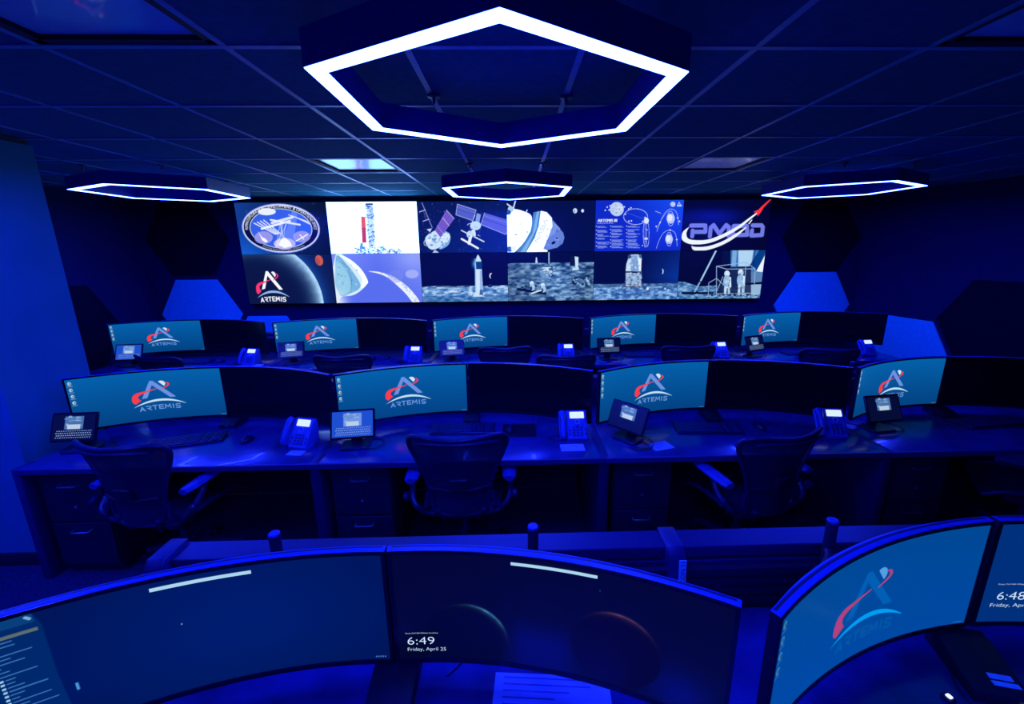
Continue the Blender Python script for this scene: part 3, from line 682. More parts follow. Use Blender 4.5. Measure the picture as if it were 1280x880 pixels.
def p_lift():
    cv = Cv(NW, NH, PA, (2, 6, 36), H=Q((35, 435), (715, 432), (668, 808), (15, 820)))
    moonscape(cv, .36, (150, 195, 235), (20, 70, 130), 41)
    cv.poly([(20, 435), (440, 435), (440, 700), (200, 720), (20, 670)], (3, 8, 48)); cv.poly([(375, 435), (440, 435), (440, 540), (375, 560)], (4, 16, 60))
    cv.poly([(440, 432), (720, 432), (690, 700), (440, 720)], (60, 115, 185)); cv.poly([(500, 432), (620, 432), (600, 560), (500, 560)], (175, 212, 242)); cv.poly([(455, 432), (490, 432), (480, 560), (445, 560)], (120, 170, 220))
    cv.poly([(665, 432), (720, 432), (650, 600), (585, 560)], (5, 60, 130)); cv.poly([(712, 470), (690, 605), (640, 600)], (235, 244, 255)); cv.line([(632, 435), (620, 560)], .012, (8, 30, 80))
    cv.poly([(690, 605), (680, 690), (560, 690), (560, 600)], (90, 130, 180)); cv.line([(540, 705), (690, 690)], .05, (3, 8, 36)); cv.poly([(560, 705), (680, 700), (665, 780), (560, 780)], (150, 185, 215))
    cv.line([(322, 438), (205, 672)], .035, (160, 205, 240)); cv.line([(200, 680), (155, 765)], .03, (140, 180, 215)); cv.line([(215, 680), (175, 762)], .01, (5, 15, 45))
    cv.line([(60, 772), (300, 770)], .045, (3, 8, 34)); cv.line([(185, 680), (330, 690)], .02, (5, 12, 50))
    cv.poly([(330, 570), (600, 560), (600, 790), (330, 790)], (4, 14, 52), .75)
    g = random.Random(2)
    for x, y, h in ((412, 600, 185), (520, 590, 200)):
        cv.ell((x, y+18), 22, 24, (215, 234, 252)); cv.ell((x, y+80), 30, 52, (150, 190, 228)); cv.line([(x-12, y+120), (x-14, y+h-12)], .05, (195, 220, 245)); cv.line([(x+14, y+120), (x+16, y+h-12)], .05, (165, 200, 235)); cv.line([(x+25, y+50), (x+28, y+120)], .03, (230, 242, 255))
        for k in range(14): cv.ell((x+g.uniform(-24, 24), y+g.uniform(10, 150)), g.uniform(2, 8), g.uniform(3, 10), g.choice([(40, 70, 120), (245, 250, 255), (90, 130, 180)]), .7)
    W_ = (150, 185, 222)
    for p in ([(330, 790), (328, 560), (400, 580)], [(328, 560), (560, 530), (632, 580), (622, 790)], [(560, 530), (560, 545), (545, 780)], [(265, 800), (268, 690), (330, 655), (400, 720)], [(330, 775), (630, 768)], [(400, 582), (632, 580)], [(380, 640), (330, 760)]): cv.line(p, .014, W_)
    for k in range(60): cv.ell((g.uniform(250, 670), g.uniform(770, 806)), g.uniform(4, 12), g.uniform(2, 6), g.choice([(8, 25, 70), (170, 205, 235), (90, 130, 180)]), .8)
    return cv.out()
layout = [[(p_patch, 'oval mission patch with a lettered rim'), (p_pad, 'orange rocket beside a launch tower on white'), (p_station, 'space stations with purple solar wings'),
           (p_ship, 'white spacecraft nose beside two tiny moons'), (p_info, 'bright blue infographic with lines of text'), (p_lettering, 'red dart and white swoosh across big lettering')],
          [(p_emblem, 'triangular emblem before a pale planet edge'), (p_capsule, 'capsule and crescent on periwinkle blue'), (p_lander, 'tall lander standing on the lunar plain'),
           (p_crew, 'astronauts and rover on grey-blue lunar ground'), (p_module, 'squat landing module with splayed legs'), (p_lift, 'astronauts in a lift cage beside a sloping strut')]]
for r in range(2):
    for c in range(6):
        fnp, desc = layout[r][c]
        x0 = VX0+c*PW; z0 = VZ0+(1-r)*PH
        t = thing('wall_display', (x0+PW/2, VY, z0), 0, 'wall display showing '+desc, 'display', 'displays tiled into the picture wall')
        mb = MB(); mb.rbox((0, .055, PH/2), (PW-.001, .08, PH-.001), .003); mb.build('casing', M['bezel'], t)
        g = .0022
        grid_screen('screen', fnp(), lambda U, V: np.c_[(U-.5)*(PW-2*g), np.full_like(U, .0135), g+V*(PH-2*g)], t)
        mb = MB(); mb.bb(-.25, .25, .095, .118, .15, .5); mb.build('wall_bracket', M['blackm'], t)

# ================================================================== MONITORS
MW, MH, MR = .876, .372, 1.6
def arcxy(x, off=0.):          # front face of a curved monitor, local coordinates, viewer at -Y
    a = np.arcsin(np.clip(x/MR, -1, 1)); rr = MR+off
    return rr*np.sin(a), rr*np.cos(a)-MR
ANG = math.asin(.5*MW/MR)+.002
def make_monitor(zb, colors, name='curved_monitor', H=MH, post=(0, .28), ztop=1.085):
    t = thing(name, (0, 0, 0), 0, '', 'monitor')
    hw = MR*math.sin(math.asin(.5*MW/MR))
    def cs(u, v):              # closed cross-section swept along the arc
        x = (u-.5)*MW
        prof = [(0, 0), (0, 1), (.006, 1.004), (.022, 1.004), (.030, .99), (.045, .86), (.058, .6), (.058, .35), (.045, .1), (.03, .01), (.006, -.004), (0, 0)]
        o, z = prof[int(round(v*(len(prof)-1)))]; o = o if o <= .022 else .022+(o-.022)*(1-abs(2*u-1)**3); X, Y = arcxy(x, o); return Vector((X, Y, zb+z*H))
    mb = MB(); n = 11; nu = 28
    vs = [cs(i/nu, j/n) for i in range(nu+1) for j in range(n)]
    fs = [(i*n+j, i*n+(j+1) % n, (i+1)*n+(j+1) % n, (i+1)*n+j) for i in range(nu) for j in range(n)]
    mb.add(vs, fs, True); mb.cur = 1; mb.add(vs[:n], [tuple(range(n))]); mb.add(vs[-n:], [tuple(range(n-1, -1, -1))])
    mb.build('casing', [M['casing'], M['blackm']], t, sharp=30)
    mb = MB(); mb.grid(lambda u, v: Vector((*arcxy((-.49+.98*u)*MW, .0125+.007*v), zb+1.0045*H)), 40, 1); mb.build('vent_strip', M['black'], t)
    # dark front frame: a slightly raised border round the screen
    def P(x, z, o): X, Y = arcxy(x, o); return Vector((X, Y, zb+z))
    mb = MB(); b_ = .010; bb = .016
    for (x0, x1, z0, z1) in ((-MW/2, MW/2, H-b_, H), (-MW/2, MW/2, 0, bb), (-MW/2, -MW/2+b_, bb, H-b_), (MW/2-b_, MW/2, bb, H-b_)):
        k = 28 if x1-x0 > .1 else 1
        mb.grid(lambda u, v: P(x0+(x1-x0)*u, z0+(z1-z0)*v, -.0030), k, 1)
        mb.grid(lambda u, v: P(x0+(x1-x0)*u, z1, -.0030+.004*v), k, 1); mb.grid(lambda u, v: P(x0+(x1-x0)*u, z0, -.0030+.004*v), k, 1)
        mb.grid(lambda u, v: P(x0, z0+(z1-z0)*u, -.0030+.004*v), 1, 1); mb.grid(lambda u, v: P(x1, z0+(z1-z0)*u, -.0030+.004*v), 1, 1)
    mb.build('front_frame', M['bezel'], t)
    mb = MB(); mb.grid(lambda u, v: P((-MW/2+.012)+(MW-.024)*u, bb-.0015+.0015*v, -.0036), 28, 1); mb.build('chin_line', M['rail'], t)
    x0 = -MW/2+b_+.0005; x1 = MW/2-b_-.0005; z0 = bb; z1 = H-b_
    def sf(U, V):
        X, Y = arcxy(x0+(x1-x0)*U, -.0016); return np.c_[X, Y, zb+z0+(z1-z0)*V]
    if colors is None:
        colors = np.zeros((3, 24, 3)); s_ = grid_screen('screen', colors, sf, t, 'offscreen')
    else: s_ = grid_screen('screen', colors, sf, t)
    # rear arm and post
    px, py = post; zm = zb+H*.42
    mb = MB(); mb.rbox((0, .062, zm), (.12, .02, .12), .01); mb.tube(smooth([(0, .062, zm), (px*.15, .062+(py-.062)*.45, zm), (px*.8, .062+(py-.062)*.8, zm), (px, py, zm)], 4), .016, 10); mb.build('mount_arm', M['black'], t)
    mb = MB(); mb.cyl((px, py, .745), (px, py, ztop), .0175, 20); mb.lathe([(.03, .745), (.03, .765), (.02, .77)], (px, py, 0), 20)
    mb.build('mount_post', M['console'], t)
    mb = MB(); mb.lathe([(.0175, ztop), (.0178, ztop+.006), (.015, ztop+.009)], (px, py, 0), 20); mb.build('post_cap', M['pad'], t)
    return t
sa = (MW-.021)/(MH-.026)
def logo_screen(w_, h_, bg0, bg1, pal, px=.345, ic=(170, 200, 215), W=.36, eh=.60):
    cv = Cv(w_, h_, sa, bg1)
    cv.fn(lambda X, Y, A: np.array(bg0)*Y+np.array(bg1)*(1-Y)+0*X)
    emblem(cv, sa*px, .81-eh, sa*W, eh, *pal)
    for k in range(4):
        y = .92-k*.125; x = .055
        cv.ell((x, y), .025, .034, ic); cv.ell((x+.008, y-.004), .012, .016, tuple(c*.45 for c in ic), .7); cv.line([(x-.03, y-.052), (x+.03, y-.052)], .014, ic, .6)
    cv.line([(sa*.955, .02), (sa*.99, .02)], .012, ic, .5)
    return cv.out()
PAL = ((108, 145, 222), (210, 230, 255), (250, 60, 66), (195, 225, 245), (105, 150, 218))
mid_logo = logo_screen(400, 158, (4, 96, 168), (3, 66, 128), PAL)
near_logo = logo_screen(640, 252, (0, 72, 146), (0, 72, 160), ((2, 94, 176), (82, 158, 225), (176, 66, 118), (0, 158, 240), (2, 88, 166)), ic=(60, 125, 175), eh=.66)
def curved_text(parent, txt, u, v, size, m, zb, H=MH, name='lettering', sx=1., bold=0.):
    V, T = text_tris(txt, -.012); mb = MB()
    offs = [0.] if not bold else [0., bold]
    for ofs in offs:
        vs = []
        for q in V:
            x = (u-.5)*MW+q[0]*size*1.4*sx+ofs; X, Y = arcxy(x, -.0022-ofs*.05); vs.append((X, Y, zb+v*H+q[1]*size*1.4))
        mb.add(vs, T)
    return mb.build(name, m, parent)
def curved_bar(parent, u0, u1, v0, v1, m, zb, name='banner', H=MH):
    mb = MB(); mb.grid(lambda a, b: Vector((*arcxy((u0+(u1-u0)*a-.5)*MW, -.0022-.0004*(0 < a < 1)), zb+(v0+(v1-v0)*b)*H)), 16, 1); return mb.build(name, m, parent)
def flat_cols(w_, h_, f): cv = Cv(w_, h_, sa, (0, 0, 0), ss=2); f(cv); return cv.out()

GA = 'curved monitors in the middle row'; GF = 'curved monitors in the far row'; GN = 'curved monitors on the near console'
def pair_pose(xc, yc, side, rot=0.):
    a = side*ANG; c = Vector((0, -MR, 0)); p = c+Vector((MR*math.sin(a), MR*math.cos(a), 0))
    R_ = Matrix.Rotation(rot, 3, 'Z'); p = R_ @ p      # rot turns the monitor about the seam of its pair
    return (xc+p.x, yc+p.y, 0), -a+rot
mlogo = make_monitor(.806, mid_logo); moff = make_monitor(.806, None)
mid = [(-2.055, 2.865), (-.33, 2.862), (1.405, 2.845), (3.14, 2.84)]
ordn = ['first', 'second', 'third', 'fourth', 'fifth']
fl = [True, True]
for i, (x, y) in enumerate(mid):
    l, rz = pair_pose(x, y, -1)
    where = ['behind the leftmost mesh chair', 'behind the middle mesh chair', 'behind the mesh chair turned left', ''][i]
    if i == 3: where = 'left half of the rightmost pair'
    place(mlogo, fl[0], l, rz, 'middle-row monitor with lit swoosh emblem, '+where, GA); fl[0] = False
    l, rz = pair_pose(x, y, 1)
    place(moff, fl[1], l, rz, 'dark middle-row monitor, '+['right half of the leftmost pair', 'right half of the central pair', 'right half of the pair left of the last one', 'cut off by the right picture edge'][i], GA); fl[1] = False
far = [(-3.62, 4.86), (-1.815, 4.835), (-.06, 4.85), (1.715, 4.88), (3.48, 4.90)]
for i, (x, y) in enumerate(far):
    for sd, pr, kind in ((-1, mlogo, 'far-row monitor with a small lit swoosh emblem'), (1, moff, 'dark far-row monitor')):
        l, rz = pair_pose(x, y, sd)
        o = place(pr, False, (l[0], l[1], .015), rz, kind+', '+['leftmost', 'second from the left', 'the centre one', 'second from the right', 'rightmost'][i]+' of its kind', GF)
# near row
def near(cols, xc, yc, side, rot, post):
    l, rz = pair_pose(xc, yc, side, rot); d = Matrix.Rotation(-rz, 3, 'Z') @ (Vector((*post, 0))-Vector(l))
    return make_monitor(ZN, cols, post=(d.x, d.y), ztop=1.075), l, rz
ZN = .812
def near_left(cv):
    cv.fn(lambda X, Y, A: np.array((0, 20, 76))+0*X+np.array((0, 8, 26))*np.exp(-((X-1.4)**2*.9+(Y-.5)**2*2)))
    cv.poly([(0, 0), (.34, 0), (.31, .5), (.31, .90), (.28, 1), (0, 1)], (0, 40, 100)); cv.poly([(0, .93), (.285, .93), (.28, 1), (0, 1)], (8, 62, 120))
    cv.poly([(0, .86), (.29, .86), (.29, .885), (0, .885)], (92, 108, 104)); cv.line([(.05, .955), (.12, .955)], .012, (120, 170, 215)); cv.line([(.25, .975), (.265, .96)], .02, (120, 175, 220))
    g = random.Random(12)
    for k in range(27):
        y = .838-k*.031; x = .035+.05*(k > 8)
        cv.line([(x, y), (x+g.uniform(.06, .20)*g.choice([.5, 1, 1]), y)], .007, (66, 125, 185))
        if 8 < k: cv.poly([(.058, y-.008), (.074, y-.008), (.074, y+.008), (.058, y+.008)], (150, 205, 240))
    cv.poly([(.375, .30), (.39, .30), (.39, .36), (.375, .36)], (70, 150, 215)); cv.ell((1.02, .60), .004, .006, (170, 200, 230))
    for k in range(5): cv.ell((sa*.955+k*.018, .03), .005, .008, (80, 130, 190))
def near_mid(cv):
    cv.fn(lambda X, Y, A: np.array((2, 5, 26))+0*X+np.array((0, 1, 9))*np.clip(.5-X, 0, .5))
    cv.fn(lambda X, Y, A: A+np.array((0, 3, 62))*np.clip((.50-Y)/.25, 0, 1)*np.clip((X-.75)/.25, 0, 1)*np.exp(-((X-1.15)/.28)**4)+np.array((0, 5, 75))*np.exp(-((X-2.2)**2+(Y-.12)**2)*18))
    cv.stars(14, 31, (70, 100, 190), .0025)
    def f(X, Y, A):
        out = A
        for cx, cy, R, ce, inner in ((.54, .19, .345, (70, 150, 175), (1, 4, 20)), (1.72, .33, .335, (112, 66, 66), (3, 3, 16))):
            d = np.sqrt((X-cx)**2+(Y-cy)**2); an = np.arctan2(Y-cy, X-cx)
            mid_ = .95 if cx < 1 else 1.35; k = np.exp(-((an-mid_)/.55)**2)
            rim = np.where(d < R, np.exp(-(R-d)/.016), np.exp(-(d-R)/.006))*k*(.6+.6*fbm(X*40, Y*40, 3, 3))
            inside = (d < R)[...]
            out = np.where(inside, out*.08+np.array(inner)*.92, out); out = out+np.array(ce)*rim*1.1
        return out
    cv.fn(f)
m1, l, rz = near(flat_cols(560, 220, near_left), -.352, .972, -1, -.04, (-.784, 1.195))
place(m1, True, l, rz, 'near monitor with a file list at its left edge, cut off by the picture corner', GN)
curved_bar(m1, .36, .615, .905, .932, M['banner'], ZN)
m2, l, rz = near(flat_cols(560, 220, near_mid), -.352, .972, 1, .04, (.055, 1.20))
place(m2, True, l, rz, 'near monitor with a dark lock screen reading 6:49 over two crescents', GN)
curved_bar(m2, .375, .635, .915, .94, M['banner'], ZN)
curved_text(m2, '6:49', .036, .172, .027, M['white_text'], ZN, name='clock_text', sx=1.22)
curved_text(m2, 'Friday, April 25', .036, .112, .0125, M['white_text'], ZN, name='date_text', sx=1.0)
curved_text(m2, 'Press Ctrl+Alt+Delete to unlock', .034, .272, .0046, M['white_text'], ZN, name='hint_text', sx=1.05)
m3, l, rz = near(near_logo, 1.40, 1.035, -1, .069, (1.056, 1.195))
place(m3, True, l, rz, 'near monitor on the right with a dim swoosh emblem on bright blue', GN)
m4, l, rz = near(flat_cols(200, 80, lambda cv: cv.fn(lambda X, Y, A: np.array((0, 48, 120))+0*X)), 1.41, 1.035, 1, .03, (1.95, 1.195))
place(m4, True, l, rz, 'near monitor cut by the right picture edge, reading 6:48', GN)
curved_text(m4, '6:48', .06, .26, .030, M['white_text'], ZN, name='clock_text', sx=1.22)
curved_text(m4, 'Friday, April 25', .045, .19, .0135, M['white_text'], ZN, name='date_text', sx=1.25)
curved_text(m4, 'Press Ctrl+Alt+Delete to unlock', .055, .405, .0050, M['white_text'], ZN, name='hint_text', sx=1.3)

# ================================================================== CONSOLES
DZ = .745
def make_console(W, lab, x0, yf, yb, group, left_end=False, ped=True, railz=.97, cat='control console', notch=None):
    t = thing('control_console', (x0, yf, 0), 0, lab, 'console', group)
    D = yb-yf
    mb = MB()
    if notch: mb.prism([(0, 0), (W, 0), (W, D-.12), (notch[0]+.03, D-.12), (notch[0], notch[1]), (0.0, .12)], 'z', DZ-.028, DZ)
    else: mb.prism([(.004, 0), (W-.004, 0), (W-.004, D-.12), (.004, D-.12)], 'z', DZ-.028, DZ)
    mb.build('worktop', M['worktop'], t, bevel=.003)
    mb = MB(); mb.rbox((W/2, -.006, DZ-.014), (W-.01, .014, .034), .005); mb.build('front_edge', M['edge'], t)
    # rear slat wall and rail
    xs = .03 if not notch else notch[0]+.06
    mb = MB(); mb.bb(xs, W-.03, D-.115, D-.03, .04, railz-.065)
    for k in range(4): z = DZ+.02+k*.038; mb.bb(xs, W-.03, D-.122, D-.114, z, z+.026)
    mb.build('rear_panel', M['console'], t)
    mb = MB(); mb.rbox(((xs+W-.03)/2, D-.045, railz-.022), (W-.03-xs, .09, .044), .006); mb.rbox(((xs+W-.03)/2, D-.094, railz-.058), (W-.03-xs, .012, .02), .004); mb.build('equipment_rail', M['rail'], t)
    # ventilated knee panel
    mb = MB(); mb.bb(.55 if ped else .05, W-.04, D-.16, D-.145, .10, DZ-.03); mb.build('knee_panel', M['console'], t)
    mb = MB()
    for k in range(3):
        for (a, b) in ((W-.72, W-.46), (W-.42, W-.16)): mb.rbox(((a+b)/2, D-.17, .50+k*.055), (b-a, .012, .012), .003)
    mb.build('vent_slats', M['rail'], t)
    if ped:
        px = .07; pw = .36
        mb = MB(); mb.bb(px, px+pw, .05, .62, .03, DZ-.03); pd = mb.build('pedestal', M['console'], t, bevel=.003)
        for zz, hh in ((.545, .30), (.235, .29)):
            mb = MB(); mb.rbox((px+pw/2, .042, zz-.02), (pw-.012, .014, hh), .004); dr = mb.build('drawer', M['console'], t)
            hz = zz+.075
            mb = MB(); mb.tube([(px+pw/2-.055, .036, hz), (px+pw/2-.052, .012, hz), (px+pw/2-.04, .008, hz), (px+pw/2+.04, .008, hz), (px+pw/2+.052, .012, hz), (px+pw/2+.055, .036, hz)], .005, 8); mb.build('drawer_handle', M['handle'], dr)
        mb = MB(); mb.lathe([(.009, 0), (.009, -.006), (.006, -.008)], (px+pw/2, .036, .47), 12, 'y'); mb.build('drawer_lock', M['handle'], t)
    return t
def end_panel(x, yf, yb, label, group, sticker=None, w_=.062, top=.985):
    D = yb-yf
    t = thing('console_divider', (x, yf, 0), 0, label, 'console panel', group)
    mb = MB(); mb.prism([(.015, 0), (.015, DZ-.03), (.0, DZ-.028), (0, DZ+.001), (D-.135, DZ+.001), (D-.125, top-.03), (D-.105, top), (D, top), (D, 0)], 'x', -w_/2, w_/2)
    mb.build('panel', M['pillar'], t, bevel=.006)
    if sticker:
        T = Matrix.Rotation(0, 3, 'X')
        y0, z0, y1, z1 = D-.1343, DZ+.115, D-.1268, top-.036
        mb = MB(); nrm = Vector((0, -(z1-z0), y1-y0)).normalized()*.0012
        xa, xb = .004, .0285
        a = [Vector((xa, y0, z0)), Vector((xb, y0, z0)), Vector((xb, y1, z1)), Vector((xa, y1, z1))]
        mb.add([p+nrm for p in a]+[p+nrm*3.2 for p in a], [(3, 2, 1, 0), (4, 5, 6, 7), (0, 1, 5, 4), (1, 2, 6, 5), (2, 3, 7, 6), (3, 0, 4, 7)]); st = mb.build('name_sticker', M['label'], t)
        V, Tt = text_tris(sticker); mb = MB(); L = V[:, 0].max()*(1. if len(sticker) > 4 else 1.7); up = Vector((0, y1-y0, z1-z0)); k = .92/L
        mb.add([Vector((xb-.004-q[1]*.021, y0, z0))+up*(.04+q[0]*k)+nrm*3.8 for q in V], Tt); mb.build('sticker_text', M['ink'], st)
    return t
GC = 'long control consoles in rows'; GD = 'upright divider panels between consoles'
seam = [-2.905, -1.19, .535, 2.275, 4.02]; YF, YK = 2.262, 3.22
make_console(seam[1]-seam[0], 'middle-row console section at the left, against the blue partition', seam[0], YF, YK, GC)
for i, l in ((1, 'middle-row console section in the centre of the picture'), (2, 'middle-row console section behind the chair turned left')):
    make_console(seam[i+1]-seam[i], l, seam[i], YF, YK, GC)
make_console(seam[4]-seam[3], 'middle-row console section running off the right picture edge', seam[3], YF, YK, GC)
for i, l in ((1, 'divider panel between the left and centre consoles of the middle row'), (2, 'divider panel right of the centre console of the middle row'), (3, 'divider panel before the rightmost console of the middle row')):
    end_panel(seam[i], YF-.012, YK, l, GD)
t = thing('console_end_panel', (seam[0], YF, 0), 0, 'dark end panel closing the middle row at the partition', 'console panel')
mb = MB(); mb.prism([(-.02, -.005), (.03, -.005), (.03, .10), (-.02, .10)], 'z', 0, DZ+.002); mb.build('panel', M['pillar'], t, bevel=.01)
fs_ = [-4.47, -2.69, -.93, .815, 2.55, 4.28]; FF, FK = 4.28, 5.20
for i in range(5):
    make_console(fs_[i+1]-fs_[i], 'far-row console section under the '+['leftmost', 'second', 'third', 'fourth', 'rightmost'][i]+' pair of far monitors', fs_[i], FF, FK, GC)
for i in range(1, 5): end_panel(fs_[i], FF-.012, FK, 'divider panel in the far row between the '+ordn[i-1]+' and '+ordn[i]+' monitor pairs', GD)
ns_ = [-1.19, .54, 2.31]; NF, NK = .12, 1.312
make_console(ns_[1]-ns_[0], 'nearest console under the monitor reading 6:49, cut by the bottom edge', ns_[0], NF, NK, GC, ped=False)
make_console(ns_[2]-ns_[1], 'near console at the lower right under the bright blue monitor', ns_[1], NF, NK, GC, ped=False)
end_panel(ns_[0], NF-.012, NK, 'divider panel at the left end of the near row, poking out behind the monitor', GD, sticker='CON')
end_panel(ns_[1], NF-.012, NK, 'divider panel of the near row with a pale CON 11 sticker', GD, sticker='CON 11')

# ================================================================== CHAIRS
def make_chair():
    t = thing('mesh_office_chair', (0, 0, 0), 0, '', 'chair')
    # faces +Y; the back is seen from -Y
    def hw(z):
        k = (z-.47)/.52
        return .155+.125*math.sin(min(1, max(0, k))**1.1*PI/2) if k < .86 else .28
    def by(z, xx):
        k = (z-.47)/.52
        return -.235-.10*k+.035*math.sin(k*PI)+.10*(abs(xx)/.28)**2*(.6+.4*k)
    outl = []
    zt, zb = .985, .47
    prof = [(.0, zb-.005), (.10, zb), (.150, zb+.03), (.165, zb+.10), (.178, zb+.18), (.205, zb+.27), (.245, zb+.36), (.272, zb+.43), (.272, zb+.475), (.245, zb+.503), (.18, zb+.512), (.08, zb+.508), (0, zb+.504)]
    side = smooth(prof, 4)
    loop = [(x, z) for x, z in side]+[(-x, z) for x, z in side[::-1][1:-1]]
    pts = [Vector((x, by(z, x), z)) for x, z in loop]
    mb = MB(); mb.tube(pts, .0135, 8, closed=True); mb.build('back_frame', M['chairf'], t)
    zs = [z for x, z in side]; xs = [x for x, z in side]
    def half(z):
        best = 0
        for k in range(len(side)-1):
            (xa, za), (xb, zb_) = side[k], side[k+1]
            if (za-z)*(zb_-z) <= 0 and abs(zb_-za) > 1e-9: best = max(best, xa+(xb-xa)*(z-za)/(zb_-za))
        return best
    mb = MB()
    def bf(u, v):
        z = zb+.002+v*(.503-.002); h = half(z); x = (u*2-1)*h; return Vector((x, by(z, x)+.004-.022*math.cos((u*2-1)*PI/2), z))
    mb.grid(bf, 16, 20); mb.grid(lambda u, v: bf(u, v)+Vector((0, .004, 0)), 16, 20, flip=True); mb.build('backrest', M['mesh'], t)
    # soft top roll that catches the light
    mb = MB(); mb.tube([Vector((x, by(.965, x)-.012, .955-.012*math.cos(x/.24*PI/2)*0-.02*(abs(x)/.24)**4)) for x in np.linspace(-.225, .225, 15)], .012, 8); mb.build('top_roll', M['chairf'], t)
    mb = MB(); mb.rbox((0, by(.68, 0)-.034, .685), (.105, .022, .062), .01); mb.tube([(-.17, by(.64, .17)-.02, .645), (-.06, by(.64, 0)-.03, .64), (.06, by(.64, 0)-.03, .64), (.17, by(.64, .17)-.02, .645)], .009, 8)
    mb.build('lumbar_pad', M['blackm'], t)
    mb = MB()
    mb.tube([(-.13, by(.5, .13)-.01, .50), (-.10, -.20, .42), (-.05, -.12, .39), (0, -.04, .385)], .015, 8); mb.tube([(.13, by(.5, .13)-.01, .50), (.10, -.20, .42), (.05, -.12, .39), (0, -.04, .385)], .015, 8)
    mb.tube([(-.185, by(.58, .18)+.0, .60), (-.20, -.22, .52), (-.19, -.10, .42), (-.10, -.02, .39)], .014, 8); mb.tube([(.185, by(.58, .18), .60), (.20, -.22, .52), (.19, -.10, .42), (.10, -.02, .39)], .014, 8)
    mb.rbox((0, 0, .375), (.20, .24, .06), .02); mb.build('tilt_mechanism', M['chairf'], t)
    def sf(u, v, d=0):
        x = (u*2-1)*(.245-.03*(1-v)); y = -.20+v*.44; z = .445+.02*abs(u*2-1)**3-.05*max(0, v-.8)/.2*.8+.015*math.sin(v*3)-d; return Vector((x, y, z))
    mb = MB(); mb.grid(sf, 12, 12); mb.grid(lambda u, v: sf(u, v, .008), 12, 12, flip=True); mb.build('seat', M['mesh'], t)
    rim = [sf(u, 0) for u in np.linspace(0, 1, 9)]+[sf(1, v) for v in np.linspace(.12, 1, 8)]+[sf(u, 1) for u in np.linspace(.88, 0, 8)]+[sf(0, v) for v in np.linspace(.88, .12, 7)]
    mb = MB(); mb.tube(rim, .014, 8, closed=True); mb.build('seat_frame', M['chairf'], t)
    for s in (-1, 1):
        mb = MB(); n = 10
        def ap(u, a): y = -.12+u*.27; wv = .047*(math.sin(min(1, .12+u*1.15)*PI)**.45 if .12+u*1.15 < 1 else .02)*1.0; return y, wv
        P_ = []
        sec = [(-.20, .026), (-.18, .038), (-.09, .044), (.0, .045), (.06, .040), (.095, .026)]
        v = []
        for (y, wv) in sec:
            for k in range(12): g = 2*PI*k/12; v.append((s*.285+wv*math.cos(g), y, .668+.018*math.sin(g)+.10*(y+.20)*.3))
        f = [(i*12+k, i*12+(k+1) % 12, (i+1)*12+(k+1) % 12, (i+1)*12+k) for i in range(5) for k in range(12)]+[tuple(range(11, -1, -1)), tuple(range(60, 72))]
        mb.add(v, f, True); ar = mb.build('armrest', M['pad'], t)
        mb = MB(); mb.tube(smooth([(s*.285, -.06, .66), (s*.292, -.10, .60), (s*.285, -.17, .54), (s*.25, -.20, .50), (s*.20, -.16, .44), (s*.12, -.04, .39)], 4), .017, 8); mb.build('arm_support', M['chairf'], ar)
        mb = MB(); mb.lathe([(.022, 0), (.026, .006), (.026, .024), (.02, .03)], (s*.300-(.03 if s < 0 else 0), -.185, .565), 12, 'x'); mb.build('arm_knob', M['chairf'], ar)
    mb = MB(); mb.cyl((0, 0, .10), (0, 0, .22), .03, 16); mb.cyl((0, 0, .2), (0, 0, .36), .018, 16); mb.build('gas_column', M['chairf'], t)
    for k in range(5):
        a = PI/2+2*PI*k/5+.3; d = Vector((math.cos(a), math.sin(a), 0))
        mb = MB(); mb.tube([d*.02+Vector((0, 0, .125)), d*.16+Vector((0, 0, .115)), d*.30+Vector((0, 0, .085))], [.027, .022, .015], 8); lg = mb.build('leg', M['chairf'], t)
        mb = MB(); p = d*.30; q = Vector((-d.y, d.x, 0))
        for s in (-1, 1): mb.tube([p+q*s*.008+Vector((0, 0, .03)), p+q*s*.026+Vector((0, 0, .03))], .03, 14)
        mb.cyl(p+Vector((0, 0, .03)), p+Vector((0, 0, .085)), .008, 8); mb.build('caster', M['blackm'], lg)
    return t
ch = make_chair(); GH = 'mesh office chairs at the consoles'
place(ch, True, (-.325, 2.40-.02, 0), 0.02, 'mesh office chair facing straight ahead at the middle of the picture', GH)
for x, y, rz, l in ((-2.10, 2.35, -.14, 'mesh office chair turned right, at the left end of the middle row'), (1.42, 2.32, .26, 'mesh office chair turned left, right of centre in the middle row'),
                    (3.30, 2.33, .9, 'mesh office chair cut by the right picture edge'),
                    (-3.42, 4.24, -.25, 'far mesh chair before the leftmost emblem monitor'), (-1.66, 4.17, .0, 'far mesh chair with a dark hooped back, under the second emblem monitor'),
                    (-.10, 4.42, .05, 'far mesh chair just right of the centre emblem monitor'), (.50, 4.06, 0, 'far mesh chair half hidden behind the central dark middle monitor'),
                    (1.80, 4.36, 0, 'far mesh chair beside the lit phone, right of centre'), (3.14, 4.14, -.1, 'far mesh chair before the rightmost dark far monitor')):
    place(ch, False, (x, y, 0), rz, l, GH)

